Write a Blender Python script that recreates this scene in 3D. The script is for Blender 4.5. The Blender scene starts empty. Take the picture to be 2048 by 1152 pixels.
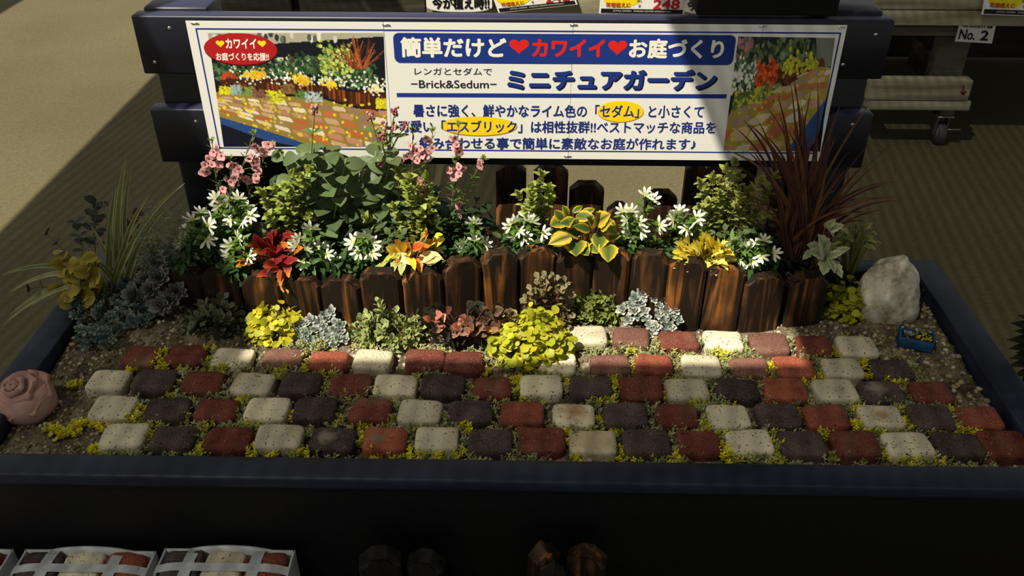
import bpy, bmesh, math, random
import numpy as np
from mathutils import Vector, Matrix, noise

sc = bpy.context.scene
COL = sc.collection
PI = math.pi

# ------------------------------------------------------------------ camera
CF, CP, CR, CY = 1785.0, 0.588, 0.0011, -0.018          # focal (px of 2048), pitch, roll, yaw
CAM = Vector((-0.0038, -1.0659, 1.0265))

def ray(u, v):
    """direction of the sight line through a pixel of the 2048x1152 frame"""
    x, y = u - 1024, v - 576
    c, s = math.cos(-CR), math.sin(-CR)
    x, y = x * c - y * s, x * s + y * c
    dx, dy, dz = x / CF, 1.0, -y / CF
    c, s = math.cos(CP), math.sin(CP)
    dy, dz = dy * c + dz * s, -dy * s + dz * c
    c, s = math.cos(CY), math.sin(CY)
    return Vector((c * dx + s * dy, -s * dx + c * dy, dz))

def onz(u, v, z=0.0):
    d = ray(u, v)
    return CAM + d * ((z - CAM.z) / d.z)

def ony(u, v, y):
    d = ray(u, v)
    return CAM + d * ((y - CAM.y) / d.y)

fw = ray(1024, 576).normalized()
rt = (ray(2024, 576) - ray(1024, 576)).normalized()
up = rt.cross(fw)
cd = bpy.data.cameras.new('camera')
cd.sensor_width = 36.0
cd.lens = CF / 2048 * 36.0
cd.clip_start = 0.02
cam = bpy.data.objects.new('camera', cd)
cam.matrix_world = Matrix(((rt.x, up.x, -fw.x, CAM.x), (rt.y, up.y, -fw.y, CAM.y), (rt.z, up.z, -fw.z, CAM.z), (0, 0, 0, 1)))
COL.objects.link(cam)
sc.camera = cam

# ------------------------------------------------------------------ light, sky, exposure
SUN_D = Vector((0.5, 0.45, -1.0)).normalized()
sl = bpy.data.lights.new('sun', 'SUN')
sl.energy = 7.6
sl.angle = math.radians(0.42)
sl.color = (1.0, 0.93, 0.76)
sun = bpy.data.objects.new('sun', sl)
sun.rotation_euler = SUN_D.to_track_quat('-Z', 'Y').to_euler()
sun.location = (-3, -3, 6)
COL.objects.link(sun)
w = bpy.data.worlds.new('sky')
sc.world = w
w.use_nodes = True
bg = w.node_tree.nodes['Background']
bg.inputs[0].default_value = (0.95, 0.97, 0.93, 1)
bg.inputs[1].default_value = 0.50
sc.view_settings.view_transform = 'Standard'
sc.view_settings.look = 'None'
sc.view_settings.gamma = 1.0
sc.view_settings.use_curve_mapping = False
sc.view_settings.exposure = 0.0

# ------------------------------------------------------------------ helpers
def lin(r, g, b):
    def f(c):
        c /= 255.0
        return c / 12.92 if c <= 0.04045 else ((c + 0.055) / 1.055) ** 2.4
    return (f(r), f(g), f(b))

class MB:
    """collects vertices, faces and vertex colours; build() links them as ONE mesh object"""
    def __init__(s):
        s.v, s.f, s.c = [], [], []
    def add(s, vs, fs, col=(1, 1, 1)):
        o = len(s.v)
        s.v.extend(vs)
        s.f.extend([tuple(i + o for i in f) for f in fs])
        if isinstance(col, list):
            s.c.extend(col)
        else:
            s.c.extend([col] * len(vs))
    def bm(s, bm, M=None, col=(1, 1, 1)):
        bm.verts.index_update()
        vs = [(M @ v.co if M else v.co).copy() for v in bm.verts]
        s.add(vs, [tuple(v.index for v in f.verts) for f in bm.faces], col)
    def box(s, c, size, rot=None, bev=0.0, col=(1, 1, 1), seg=2):
        b = bmesh.new()
        bmesh.ops.create_cube(b, size=1)
        for v in b.verts:
            v.co = Vector((v.co.x * size[0], v.co.y * size[1], v.co.z * size[2]))
        if bev:
            bmesh.ops.bevel(b, geom=list(b.edges), offset=bev, segments=seg, affect='EDGES', profile=0.5)
        M = Matrix.Translation(Vector(c)) @ (rot.to_4x4() if rot else Matrix())
        s.bm(b, M, col)
        b.free()
    def tube(s, pts, r, n=5, col=(1, 1, 1), cap=True):
        pts = [Vector(p) for p in pts]
        m = len(pts)
        rs = r if isinstance(r, (list, tuple)) else [r] * m
        vs, fs = [], []
        pn = None
        for i, p in enumerate(pts):
            t = (pts[min(i + 1, m - 1)] - pts[max(i - 1, 0)])
            t = t.normalized() if t.length > 1e-9 else Vector((0, 0, 1))
            if pn is None:
                pn = t.orthogonal().normalized()
            pn = (pn - t * pn.dot(t))
            pn = pn.normalized() if pn.length > 1e-6 else t.orthogonal().normalized()
            b = t.cross(pn)
            for k in range(n):
                a = 2 * PI * k / n
                vs.append(p + (pn * math.cos(a) + b * math.sin(a)) * rs[i])
        for i in range(m - 1):
            for k in range(n):
                fs.append((i * n + k, i * n + (k + 1) % n, (i + 1) * n + (k + 1) % n, (i + 1) * n + k))
        if cap:
            fs.append(tuple(range(n))[::-1])
            fs.append(tuple(range((m - 1) * n, m * n)))
        s.add(vs, fs, col)
    def ball(s, c, r, sub=1, scale=(1, 1, 1), jit=0.0, col=(1, 1, 1), rot=None):
        b = bmesh.new()
        bmesh.ops.create_icosphere(b, subdivisions=sub, radius=1)
        for v in b.verts:
            q = v.co * (1 + random.uniform(-jit, jit))
            v.co = Vector((q.x * scale[0] * r, q.y * scale[1] * r, q.z * scale[2] * r))
        M = Matrix.Translation(Vector(c)) @ (rot.to_4x4() if rot else Matrix())
        s.bm(b, M, col)
        b.free()
    def build(s, name, mat, parent=None, org=None, smooth=True):
        o0 = Vector((0, 0, 0))
        if parent is not None:
            r = parent
            while r.parent:
                r = r.parent
            o0 = r.location.copy()
        elif org is not None:
            o0 = Vector(org)
        me = bpy.data.meshes.new(name)
        a = np.array([tuple(v) for v in s.v], dtype=float) if s.v else np.zeros((0, 3))
        a = a - np.array(o0)
        me.from_pydata(a.tolist(), [], s.f)
        at = me.attributes.new('Col', 'FLOAT_COLOR', 'POINT')
        cc = np.ones((len(s.v), 4), dtype=np.float32)
        if s.c:
            cc[:, :3] = np.array(s.c, dtype=np.float32)
        at.data.foreach_set('color', cc.ravel())
        if smooth:
            me.polygons.foreach_set('use_smooth', [True] * len(me.polygons))
        if mat:
            me.materials.append(mat)
        me.update()
        o = bpy.data.objects.new(name, me)
        COL.objects.link(o)
        if parent is not None:
            o.parent = parent
        elif org is not None:
            o.location = o0
        return o

def tag(o, label=None, cat=None, group=None, kind=None):
    if label: o['label'] = label
    if cat: o['category'] = cat
    if group: o['group'] = group
    if kind: o['kind'] = kind
    return o

def thing(name, label, cat, loc, group=None):
    o = bpy.data.objects.new(name, None)
    o.empty_display_size = 0.02
    o.location = Vector(loc)
    COL.objects.link(o)
    return tag(o, label, cat, group)

def part(name, me, parent, M):
    """another object on mesh data `me`, at world matrix M, as a part of `parent`"""
    o = bpy.data.objects.new(name, me)
    COL.objects.link(o)
    o.parent = parent
    r = parent
    while r.parent:
        r = r.parent
    o.matrix_local = Matrix.Translation(-r.location) @ M
    return o

def frame(p, z, x=None):
    """matrix with its z axis along z at p"""
    z = Vector(z).normalized()
    x = Vector(x) if x is not None else z.orthogonal()
    x = x - z * x.dot(z)
    x = x.normalized() if x.length > 1e-6 else z.orthogonal().normalized()
    y = z.cross(x)
    return Matrix(((x.x, y.x, z.x, p[0]), (x.y, y.y, z.y, p[1]), (x.z, y.z, z.z, p[2]), (0, 0, 0, 1)))

def jc(c, a, h=0.0):
    k = 1 + random.uniform(-a, a)
    return tuple(max(0.0, x * k * (1 + random.uniform(-h, h))) for x in c)

def mixc(a, b, t):
    return tuple(x * (1 - t) + y * t for x, y in zip(a, b))

# ------------------------------------------------------------------ materials
def new_mat(name):
    m = bpy.data.materials.new(name)
    m.use_nodes = True
    nt = m.node_tree
    return m, nt, nt.nodes, nt.links, nt.nodes['Principled BSDF']

def nd(nodes, t, **kw):
    n = nodes.new(t)
    for k, v in kw.items():
        setattr(n, k, v)
    return n

def ramp(nodes, stops):
    r = nodes.new('ShaderNodeValToRGB')
    el = r.color_ramp.elements
    while len(el) < len(stops):
        el.new(0.5)
    for e, (p, c) in zip(el, stops):
        e.position = p
        e.color = (*c, 1)
    return r

def leaf_mat(name, rough=0.5, trans=0.25, spec=0.3):
    m, nt, N, L, b = new_mat(name)
    a = nd(N, 'ShaderNodeAttribute', attribute_name='Col')
    L.new(a.outputs['Color'], b.inputs['Base Color'])
    b.inputs['Roughness'].default_value = rough
    b.inputs['Specular IOR Level'].default_value = spec
    if trans:
        t = nd(N, 'ShaderNodeBsdfTranslucent')
        L.new(a.outputs['Color'], t.inputs['Color'])
        mx = nd(N, 'ShaderNodeMixShader')
        mx.inputs[0].default_value = trans
        L.new(b.outputs[0], mx.inputs[1])
        L.new(t.outputs[0], mx.inputs[2])
        L.new(mx.outputs[0], N['Material Output'].inputs[0])
    return m

def plain(name, col, rough=0.6, spec=0.3, metal=0.0, var=0.0, scale=30, bump=0.0, stretch=(1, 1, 1), col2=None):
    m, nt, N, L, b = new_mat(name)
    b.inputs['Roughness'].default_value = rough
    b.inputs['Specular IOR Level'].default_value = spec
    b.inputs['Metallic'].default_value = metal
    if var or bump or col2:
        tc = nd(N, 'ShaderNodeTexCoord')
        mp = nd(N, 'ShaderNodeMapping')
        mp.inputs['Scale'].default_value = stretch
        L.new(tc.outputs['Object'], mp.inputs[0])
        nz = nd(N, 'ShaderNodeTexNoise')
        nz.inputs['Scale'].default_value = scale
        nz.inputs['Detail'].default_value = 6
        L.new(mp.outputs[0], nz.inputs['Vector'])
        c2 = col2 or tuple(x * (1 - var) for x in col)
        c1 = col if col2 else tuple(min(1, x * (1 + var)) for x in col)
        r = ramp(N, [(0.35, c2), (0.65, c1)])
        L.new(nz.outputs[0], r.inputs[0])
        L.new(r.outputs[0], b.inputs['Base Color'])
        if bump:
            bp = nd(N, 'ShaderNodeBump')
            bp.inputs['Strength'].default_value = bump
            bp.inputs['Distance'].default_value = 0.004
            L.new(nz.outputs[0], bp.inputs['Height'])
            L.new(bp.outputs[0], b.inputs['Normal'])
    else:
        b.inputs['Base Color'].default_value = (*col, 1)
    return m

def brick_mat(name, base, alt, speck, dark_speck):
    m, nt, N, L, b = new_mat(name)
    b.inputs['Roughness'].default_value = 0.85
    b.inputs['Specular IOR Level'].default_value = 0.2
    tc = nd(N, 'ShaderNodeTexCoord')
    oi = nd(N, 'ShaderNodeObjectInfo')
    ad = nd(N, 'ShaderNodeVectorMath', operation='ADD')
    ml = nd(N, 'ShaderNodeMath', operation='MULTIPLY')
    ml.inputs[1].default_value = 37.0
    L.new(oi.outputs['Random'], ml.inputs[0])
    L.new(tc.outputs['Object'], ad.inputs[0])
    L.new(ml.outputs[0], ad.inputs[1])
    n1 = nd(N, 'ShaderNodeTexNoise'); n1.inputs['Scale'].default_value = 28; n1.inputs['Detail'].default_value = 5
    L.new(ad.outputs[0], n1.inputs['Vector'])
    r1 = ramp(N, [(0.3, base), (0.7, alt)])
    L.new(n1.outputs[0], r1.inputs[0])
    hs = nd(N, 'ShaderNodeHueSaturation')
    mr = nd(N, 'ShaderNodeMapRange'); mr.inputs['To Min'].default_value = 0.75; mr.inputs['To Max'].default_value = 1.2
    L.new(oi.outputs['Random'], mr.inputs['Value'])
    L.new(mr.outputs[0], hs.inputs['Value'])
    L.new(r1.outputs[0], hs.inputs['Color'])
    n2 = nd(N, 'ShaderNodeTexNoise'); n2.inputs['Scale'].default_value = 480; n2.inputs['Detail'].default_value = 1
    L.new(ad.outputs[0], n2.inputs['Vector'])
    s1 = nd(N, 'ShaderNodeMapRange'); s1.inputs['From Min'].default_value = 0.67; s1.inputs['From Max'].default_value = 0.73; s1.inputs['To Max'].default_value = 0.8
    L.new(n2.outputs[0], s1.inputs['Value'])
    m1 = nd(N, 'ShaderNodeMix', data_type='RGBA')
    L.new(s1.outputs[0], m1.inputs['Factor']); L.new(hs.outputs[0], m1.inputs['A']); m1.inputs['B'].default_value = (*speck, 1)
    n3 = nd(N, 'ShaderNodeTexNoise'); n3.inputs['Scale'].default_value = 230; n3.inputs['Detail'].default_value = 1
    mp = nd(N, 'ShaderNodeVectorMath', operation='ADD'); mp.inputs[1].default_value = (5.3, 1.7, 9.1)
    L.new(ad.outputs[0], mp.inputs[0]); L.new(mp.outputs[0], n3.inputs['Vector'])
    s2 = nd(N, 'ShaderNodeMapRange'); s2.inputs['From Min'].default_value = 0.65; s2.inputs['From Max'].default_value = 0.70
    L.new(n3.outputs[0], s2.inputs['Value'])
    m2 = nd(N, 'ShaderNodeMix', data_type='RGBA')
    L.new(s2.outputs[0], m2.inputs['Factor']); L.new(m1.outputs['Result'], m2.inputs['A']); m2.inputs['B'].default_value = (*dark_speck, 1)
    # a dusty film of dried soil in patches
    n4 = nd(N, 'ShaderNodeTexNoise'); n4.inputs['Scale'].default_value = 14; n4.inputs['Detail'].default_value = 6
    L.new(mp.outputs[0], n4.inputs['Vector'])
    s4 = nd(N, 'ShaderNodeMapRange'); s4.inputs['From Min'].default_value = 0.58; s4.inputs['From Max'].default_value = 0.78; s4.inputs['To Max'].default_value = 0.45
    L.new(n4.outputs[0], s4.inputs['Value'])
    m3 = nd(N, 'ShaderNodeMix', data_type='RGBA')
    L.new(s4.outputs[0], m3.inputs['Factor']); L.new(m2.outputs['Result'], m3.inputs['A']); m3.inputs['B'].default_value = (*lin(128, 116, 92), 1)
    L.new(m3.outputs['Result'], b.inputs['Base Color'])
    bp = nd(N, 'ShaderNodeBump'); bp.inputs['Strength'].default_value = 0.5; bp.inputs['Distance'].default_value = 0.0015
    L.new(n2.outputs[0], bp.inputs['Height']); L.new(bp.outputs[0], b.inputs['Normal'])
    return m

def burnt_wood(name, dark, mid, light, scale=9.0):
    m, nt, N, L, b = new_mat(name)
    b.inputs['Roughness'].default_value = 0.55
    b.inputs['Specular IOR Level'].default_value = 0.25
    tc = nd(N, 'ShaderNodeTexCoord')
    a = nd(N, 'ShaderNodeAttribute', attribute_name='Col')
    ad = nd(N, 'ShaderNodeVectorMath', operation='ADD')
    sc_ = nd(N, 'ShaderNodeVectorMath', operation='SCALE'); sc_.inputs['Scale'].default_value = 7.0
    L.new(a.outputs['Vector'], sc_.inputs[0])
    L.new(tc.outputs['Object'], ad.inputs[0]); L.new(sc_.outputs[0], ad.inputs[1])
    mp = nd(N, 'ShaderNodeMapping'); mp.inputs['Scale'].default_value = (1, 1, 0.10)
    L.new(ad.outputs[0], mp.inputs[0])
    wv = nd(N, 'ShaderNodeTexNoise'); wv.inputs['Scale'].default_value = scale * 4.2; wv.inputs['Detail'].default_value = 2.5; wv.inputs['Distortion'].default_value = 0.9
    L.new(mp.outputs[0], wv.inputs['Vector'])
    # rings of grain: the noise folded several times
    mu = nd(N, 'ShaderNodeMath', operation='MULTIPLY'); mu.inputs[1].default_value = 4.5
    fr = nd(N, 'ShaderNodeMath', operation='PINGPONG'); fr.inputs[1].default_value = 1.0
    L.new(wv.outputs[0], mu.inputs[0]); L.new(mu.outputs[0], fr.inputs[0])
    n2 = nd(N, 'ShaderNodeTexNoise'); n2.inputs['Scale'].default_value = 12; n2.inputs['Detail'].default_value = 4
    L.new(ad.outputs[0], n2.inputs['Vector'])
    mm = nd(N, 'ShaderNodeMath', operation='MULTIPLY')
    s2 = nd(N, 'ShaderNodeMapRange'); s2.inputs['From Min'].default_value = 0.3; s2.inputs['From Max'].default_value = 0.7; s2.inputs['To Min'].default_value = 0.3; s2.inputs['To Max'].default_value = 1.1
    L.new(n2.outputs[0], s2.inputs['Value'])
    L.new(fr.outputs[0], mm.inputs[0]); L.new(s2.outputs[0], mm.inputs[1])
    r = ramp(N, [(0.18, dark), (0.5, mid), (0.92, light)])
    L.new(mm.outputs[0], r.inputs[0])
    L.new(r.outputs[0], b.inputs['Base Color'])
    bp = nd(N, 'ShaderNodeBump'); bp.inputs['Strength'].default_value = 0.25; bp.inputs['Distance'].default_value = 0.002
    L.new(fr.outputs[0], bp.inputs['Height']); L.new(bp.outputs[0], b.inputs['Normal'])
    return m

M_leaf = leaf_mat('leaf', 0.5, 0.28)
M_waxy = leaf_mat('succulent leaf', 0.55, 0.12, 0.25)
M_petal = leaf_mat('petal', 0.6, 0.3, 0.1)
M_stem = leaf_mat('stem', 0.6, 0.0)
M_print = leaf_mat('printed ink', 0.45, 0.0, 0.3)
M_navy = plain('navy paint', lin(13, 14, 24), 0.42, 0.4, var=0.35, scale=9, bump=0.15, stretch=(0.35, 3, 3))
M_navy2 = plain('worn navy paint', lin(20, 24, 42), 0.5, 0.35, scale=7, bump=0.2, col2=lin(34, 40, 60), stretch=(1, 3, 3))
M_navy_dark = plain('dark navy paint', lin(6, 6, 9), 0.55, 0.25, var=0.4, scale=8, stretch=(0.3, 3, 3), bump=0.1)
def paler_on_top(m, col):
    # mixes a paler blue into the upward faces of the rails and posts
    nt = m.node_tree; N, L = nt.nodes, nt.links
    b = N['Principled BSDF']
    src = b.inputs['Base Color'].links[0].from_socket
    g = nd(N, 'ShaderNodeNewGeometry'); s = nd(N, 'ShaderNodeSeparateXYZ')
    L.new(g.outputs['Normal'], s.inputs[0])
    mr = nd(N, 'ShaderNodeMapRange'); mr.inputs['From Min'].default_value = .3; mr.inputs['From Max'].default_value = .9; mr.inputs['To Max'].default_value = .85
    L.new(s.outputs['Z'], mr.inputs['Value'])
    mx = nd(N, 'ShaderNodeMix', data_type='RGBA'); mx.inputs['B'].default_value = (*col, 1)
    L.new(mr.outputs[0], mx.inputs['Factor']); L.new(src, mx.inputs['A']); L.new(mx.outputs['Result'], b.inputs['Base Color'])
paler_on_top(M_navy, lin(50, 52, 80))
M_screw = plain('screw steel', (0.6, 0.6, 0.58), 0.3, 0.5, metal=1.0)
M_paper = plain('laminated paper', (0.80, 0.78, 0.74), 0.42, 0.4)
M_burnt = burnt_wood('burnt cedar', lin(29, 19, 11), lin(70, 45, 23), lin(136, 84, 36))
M_burnt_dark = burnt_wood('dark burnt cedar', lin(40, 26, 15), lin(88, 58, 32), lin(136, 88, 46))
M_black = plain('matt black', (0.006, 0.006, 0.0065), 0.6, 0.2)
M_grayblack = plain('black stained wood', lin(24, 23, 22), 0.6, 0.2, var=0.3, scale=30, stretch=(3, 3, 0.3))
M_white = plain('white net plastic', (0.50, 0.52, 0.54), 0.5, 0.4, var=0.12, scale=60)
M_weather = plain('weathered planks', lin(104, 98, 84), 0.8, 0.2, scale=22, bump=0.4, stretch=(0.12, 1, 1.6), col2=lin(64, 60, 50))
M_whitewood = plain('whitewashed planks', lin(172, 166, 140), 0.75, 0.2, scale=20, bump=0.3, stretch=(0.12, 1, 1.6), col2=lin(120, 114, 92))
M_rubber = plain('grey rubber', lin(70, 68, 64), 0.6, 0.3)
M_zinc = plain('zinc plated steel', lin(120, 120, 116), 0.4, 0.4, metal=0.6)
M_terra = plain('terracotta', lin(190, 154, 146), 0.75, 0.25, scale=22, bump=0.3, col2=lin(162, 122, 112))
M_tealwood = plain('teal stained wood', lin(28, 74, 112), 0.6, 0.3, var=0.3, scale=40, stretch=(0.4, 2, 2))
M_wire = plain('dark wire', lin(30, 24, 20), 0.5, 0.3)
BR = {
 'c': (brick_mat('cream brick', lin(218, 207, 180), lin(198, 188, 162), lin(226, 216, 192), lin(98, 82, 60)), 'cream'),
 'd': (brick_mat('dark purple brown brick', lin(82, 68, 66), lin(60, 50, 50), lin(166, 150, 138), lin(26, 20, 22)), 'dark purple-brown'),
 'r': (brick_mat('red brick', lin(114, 62, 50), lin(94, 46, 38), lin(190, 156, 138), lin(66, 28, 24)), 'red'),
 'o': (brick_mat('orange red brick', lin(146, 80, 60), lin(122, 62, 46), lin(214, 170, 144), lin(96, 42, 28)), 'orange-red'),
 'b': (brick_mat('brown pink brick', lin(122, 84, 72), lin(102, 68, 60), lin(190, 156, 140), lin(70, 44, 40)), 'brownish pink'),
}

# ------------------------------------------------------------------ concrete floor
FZ = -0.38
def concrete():
    m, nt, N, L, b = new_mat('concrete')
    b.inputs['Roughness'].default_value = 0.85
    b.inputs['Specular IOR Level'].default_value = 0.15
    tc = nd(N, 'ShaderNodeTexCoord')
    n1 = nd(N, 'ShaderNodeTexNoise'); n1.inputs['Scale'].default_value = 1.6; n1.inputs['Detail'].default_value = 6
    n2 = nd(N, 'ShaderNodeTexNoise'); n2.inputs['Scale'].default_value = 90; n2.inputs['Detail'].default_value = 5
    L.new(tc.outputs['Object'], n1.inputs['Vector']); L.new(tc.outputs['Object'], n2.inputs['Vector'])
    r = ramp(N, [(0.3, (0.100, 0.086, 0.047)), (0.7, (0.128, 0.110, 0.060))])
    L.new(n1.outputs[0], r.inputs[0])
    mx = nd(N, 'ShaderNodeMix', data_type='RGBA', blend_type='MULTIPLY'); mx.inputs['Factor'].default_value = 1
    r2 = ramp(N, [(0.3, (0.8, 0.8, 0.8)), (0.75, (1.1, 1.1, 1.1))])
    L.new(n2.outputs[0], r2.inputs[0])
    L.new(r.outputs[0], mx.inputs['A']); L.new(r2.outputs[0], mx.inputs['B'])
    L.new(mx.outputs['Result'], b.inputs['Base Color'])
    bp = nd(N, 'ShaderNodeBump'); bp.inputs['Strength'].default_value = 0.15; bp.inputs['Distance'].default_value = 0.003
    L.new(n2.outputs[0], bp.inputs['Height']); L.new(bp.outputs[0], b.inputs['Normal'])
    return m
mb = MB()
mb.add([(-9, -5, FZ), (9, -5, FZ), (9, 10, FZ), (-9, 10, FZ)], [(0, 1, 2, 3)])
fl = mb.build('floor', concrete(), smooth=False)
tag(fl, kind='structure')

# ------------------------------------------------------------------ greenhouse roof: ribbed translucent bays with open gaps between them
def roof_mat():
    m, nt, N, L, b = new_mat('ribbed roof sheet')
    tc = nd(N, 'ShaderNodeTexCoord')
    sp = nd(N, 'ShaderNodeSeparateXYZ')
    L.new(tc.outputs['Object'], sp.inputs[0])
    k = nd(N, 'ShaderNodeMath', operation='MULTIPLY'); k.inputs[1].default_value = -0.15
    L.new(sp.outputs['Y'], k.inputs[0])
    ad = nd(N, 'ShaderNodeMath', operation='ADD'); L.new(sp.outputs['X'], ad.inputs[0]); L.new(k.outputs[0], ad.inputs[1])
    mu = nd(N, 'ShaderNodeMath', operation='MULTIPLY'); mu.inputs[1].default_value = 2 * PI / 0.038
    L.new(ad.outputs[0], mu.inputs[0])
    sn = nd(N, 'ShaderNodeMath', operation='SINE'); L.new(mu.outputs[0], sn.inputs[0])
    mr = nd(N, 'ShaderNodeMapRange'); mr.inputs['From Min'].default_value = -1; mr.inputs['To Min'].default_value = 0.042; mr.inputs['To Max'].default_value = 0.115
    L.new(sn.outputs[0], mr.inputs['Value'])
    tr = nd(N, 'ShaderNodeBsdfTransparent')
    b.inputs['Base Color'].default_value = (0.22, 0.22, 0.20, 1)
    b.inputs['Roughness'].default_value = 0.5
    mx = nd(N, 'ShaderNodeMixShader')
    L.new(mr.outputs[0], mx.inputs[0]); L.new(b.outputs[0], mx.inputs[1]); L.new(tr.outputs[0], mx.inputs[2])
    L.new(mx.outputs[0], N['Material Output'].inputs[0])
    return m
RZ = 2.4
RM = roof_mat()
for (x0, x1, y0, y1) in ((-8, -4.17, -6, 7), (-3.045, -1.705, -6, 7), (-0.685, 6, -6, 7), (-1.705, -0.685, -6, -0.87)):
    mb = MB()
    mb.add([(x0, y0, RZ), (x1, y0, RZ), (x1, y1, RZ), (x0, y1, RZ)], [(0, 1, 2, 3)])
    tag(mb.build('ceiling', RM, smooth=False), kind='structure')

mb = MB()
mb.add([(-1.706, -0.40, RZ + .01), (-1.42, 0.15, RZ + .01), (-1.40, 0.75, RZ + .01), (-1.58, 0.95, RZ + .01), (-1.58, 7, RZ + .01), (-1.706, 7, RZ + .01)], [tuple(range(6))])  # unseen roof piece, added to shade the floor behind the backboard
tag(mb.build('ceiling', RM, smooth=False), kind='structure')

# ------------------------------------------------------------------ planter box
BX0, BX1, BY0, BY1, BT = -0.923, 0.866, -0.100, 0.556, 0.030
pl = thing('planter_box', 'long navy painted raised wooden planter box holding the miniature brick garden', 'planter', (0, 0.2, FZ))
mb = MB()
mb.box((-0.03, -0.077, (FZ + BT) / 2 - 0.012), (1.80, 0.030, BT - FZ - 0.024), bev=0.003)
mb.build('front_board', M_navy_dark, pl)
mb = MB()
mb.box((-0.0285, -0.0775, BT - 0.012), (1.80, 0.047, 0.024), bev=0.004)
mb.build('front_rail', M_navy2, pl)
for x0, x1 in ((BX0, BX0 + 0.058), (BX1 - 0.058, BX1)):
    mb = MB()
    mb.box(((x0 + x1) / 2, (BY1 - 0.054) / 2, (FZ + BT) / 2), (x1 - x0, BY1 + 0.052, BT - FZ), bev=0.004)
    mb.build('side_board', M_navy2, pl)
mb = MB()
mb.box(((BX0 + BX1) / 2, BY1 - 0.028, (FZ + BT) / 2), (BX1 - BX0 - 0.122, 0.05, BT - FZ), bev=0.004)
mb.build('back_board', M_navy2, pl)
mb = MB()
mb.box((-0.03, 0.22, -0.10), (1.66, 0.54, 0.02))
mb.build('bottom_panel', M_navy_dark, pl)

# ------------------------------------------------------------------ front picket edging: positions
PX = [392, 458, 539, 616, 692, 771, 851, 926, 1000, 1071, 1144, 1216, 1290, 1360, 1436, 1511, 1597]
PT = [535, 542, 548, 553, 557, 540, 540, 516, 503, 497, 503, 497, 505, 517, 533, 550, 547]
PB = [630, 640, 646, 650, 655, 655, 652, 642, 632, 622, 618, 622, 640, 652, 656, 656, 645]
PKT = []
for x, t, b_ in zip(PX, PT, PB):
    B = onz(x, b_, 0.0)
    T = ony(x, t, B.y)
    PKT.append((Vector((B.x, B.y, 0)), T.z))
def fence_y(x):
    xs = [p[0].x for p in PKT]; ys = [p[0].y for p in PKT]
    return float(np.interp(x, xs, ys))

# ------------------------------------------------------------------ soil
def soil_h(x, y):
    h = 0.006 * noise.noise((x * 9, y * 9, 0)) + 0.003 * noise.noise((x * 33, y * 33, 3.1))
    dl = math.exp(-(((x + 0.66) / 0.22) ** 2 + ((y - 0.36) / 0.13) ** 2))
    h += 0.028 * dl
    if -0.72 < x < 0.60:
        fy = fence_y(x) + 0.018
        t = min(1, max(0, (y - fy) / 0.02))
        e = min(1, max(0, (0.60 - x) / 0.05)) * min(1, max(0, (x + 0.72) / 0.08))
        h += 0.085 * t * e
    return h
def soil_mat():
    m, nt, N, L, b = new_mat('gravelly soil')
    b.inputs['Roughness'].default_value = 0.95
    b.inputs['Specular IOR Level'].default_value = 0.1
    tc = nd(N, 'ShaderNodeTexCoord')
    n1 = nd(N, 'ShaderNodeTexNoise'); n1.inputs['Scale'].default_value = 14; n1.inputs['Detail'].default_value = 8
    vo = nd(N, 'ShaderNodeTexVoronoi'); vo.inputs['Scale'].default_value = 170
    L.new(tc.outputs['Object'], n1.inputs['Vector']); L.new(tc.outputs['Object'], vo.inputs['Vector'])
    r = ramp(N, [(0.3, lin(74, 62, 42)), (0.5, lin(122, 106, 74)), (0.72, lin(158, 140, 102))])
    L.new(n1.outputs[0], r.inputs[0])
    mx = nd(N, 'ShaderNodeMix', data_type='RGBA', blend_type='MULTIPLY'); mx.inputs['Factor'].default_value = 0.7
    L.new(r.outputs[0], mx.inputs['A']); bw = nd(N, 'ShaderNodeRGBToBW'); L.new(vo.outputs['Color'], bw.inputs[0]); L.new(bw.outputs[0], mx.inputs['B'])
    hs = nd(N, 'ShaderNodeHueSaturation'); hs.inputs['Saturation'].default_value = 0.7; hs.inputs['Value'].default_value = 1.15
    L.new(mx.outputs['Result'], hs.inputs['Color'])
    L.new(hs.outputs[0], b.inputs['Base Color'])
    bp = nd(N, 'ShaderNodeBump'); bp.inputs['Strength'].default_value = 0.9; bp.inputs['Distance'].default_value = 0.004
    L.new(vo.outputs['Distance'], bp.inputs['Height']); L.new(bp.outputs[0], b.inputs['Normal'])
    return m
mb = MB()
nx, ny = 240, 90
X0, X1, Y0, Y1 = BX0 + 0.062, BX1 - 0.062, -0.052, BY1 - 0.056
vs = []
for j in range(ny + 1):
    for i in range(nx + 1):
        x = X0 + (X1 - X0) * i / nx; y = Y0 + (Y1 - Y0) * j / ny
        vs.append((x, y, soil_h(x, y)))
fs = [(j * (nx + 1) + i, j * (nx + 1) + i + 1, (j + 1) * (nx + 1) + i + 1, (j + 1) * (nx + 1) + i) for j in range(ny) for i in range(nx)]
# skirt down to the bottom panel so that the soil is a body, not a sheet
edge = [i for i in range(nx + 1)] + [j * (nx + 1) + nx for j in range(1, ny + 1)] + [ny * (nx + 1) + i for i in range(nx - 1, -1, -1)] + [j * (nx + 1) for j in range(ny - 1, 0, -1)]
o = len(vs)
for i in edge:
    vs.append((vs[i][0], vs[i][1], -0.088))
for k in range(len(edge)):
    k2 = (k + 1) % len(edge)
    fs.append((edge[k2], edge[k], o + k, o + k2))
mb.add([Vector(v) for v in vs], fs)
so = mb.build('garden_soil', soil_mat())
tag(so, 'bed of pale gravelly soil filling the navy planter box', 'soil', kind='stuff')

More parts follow.
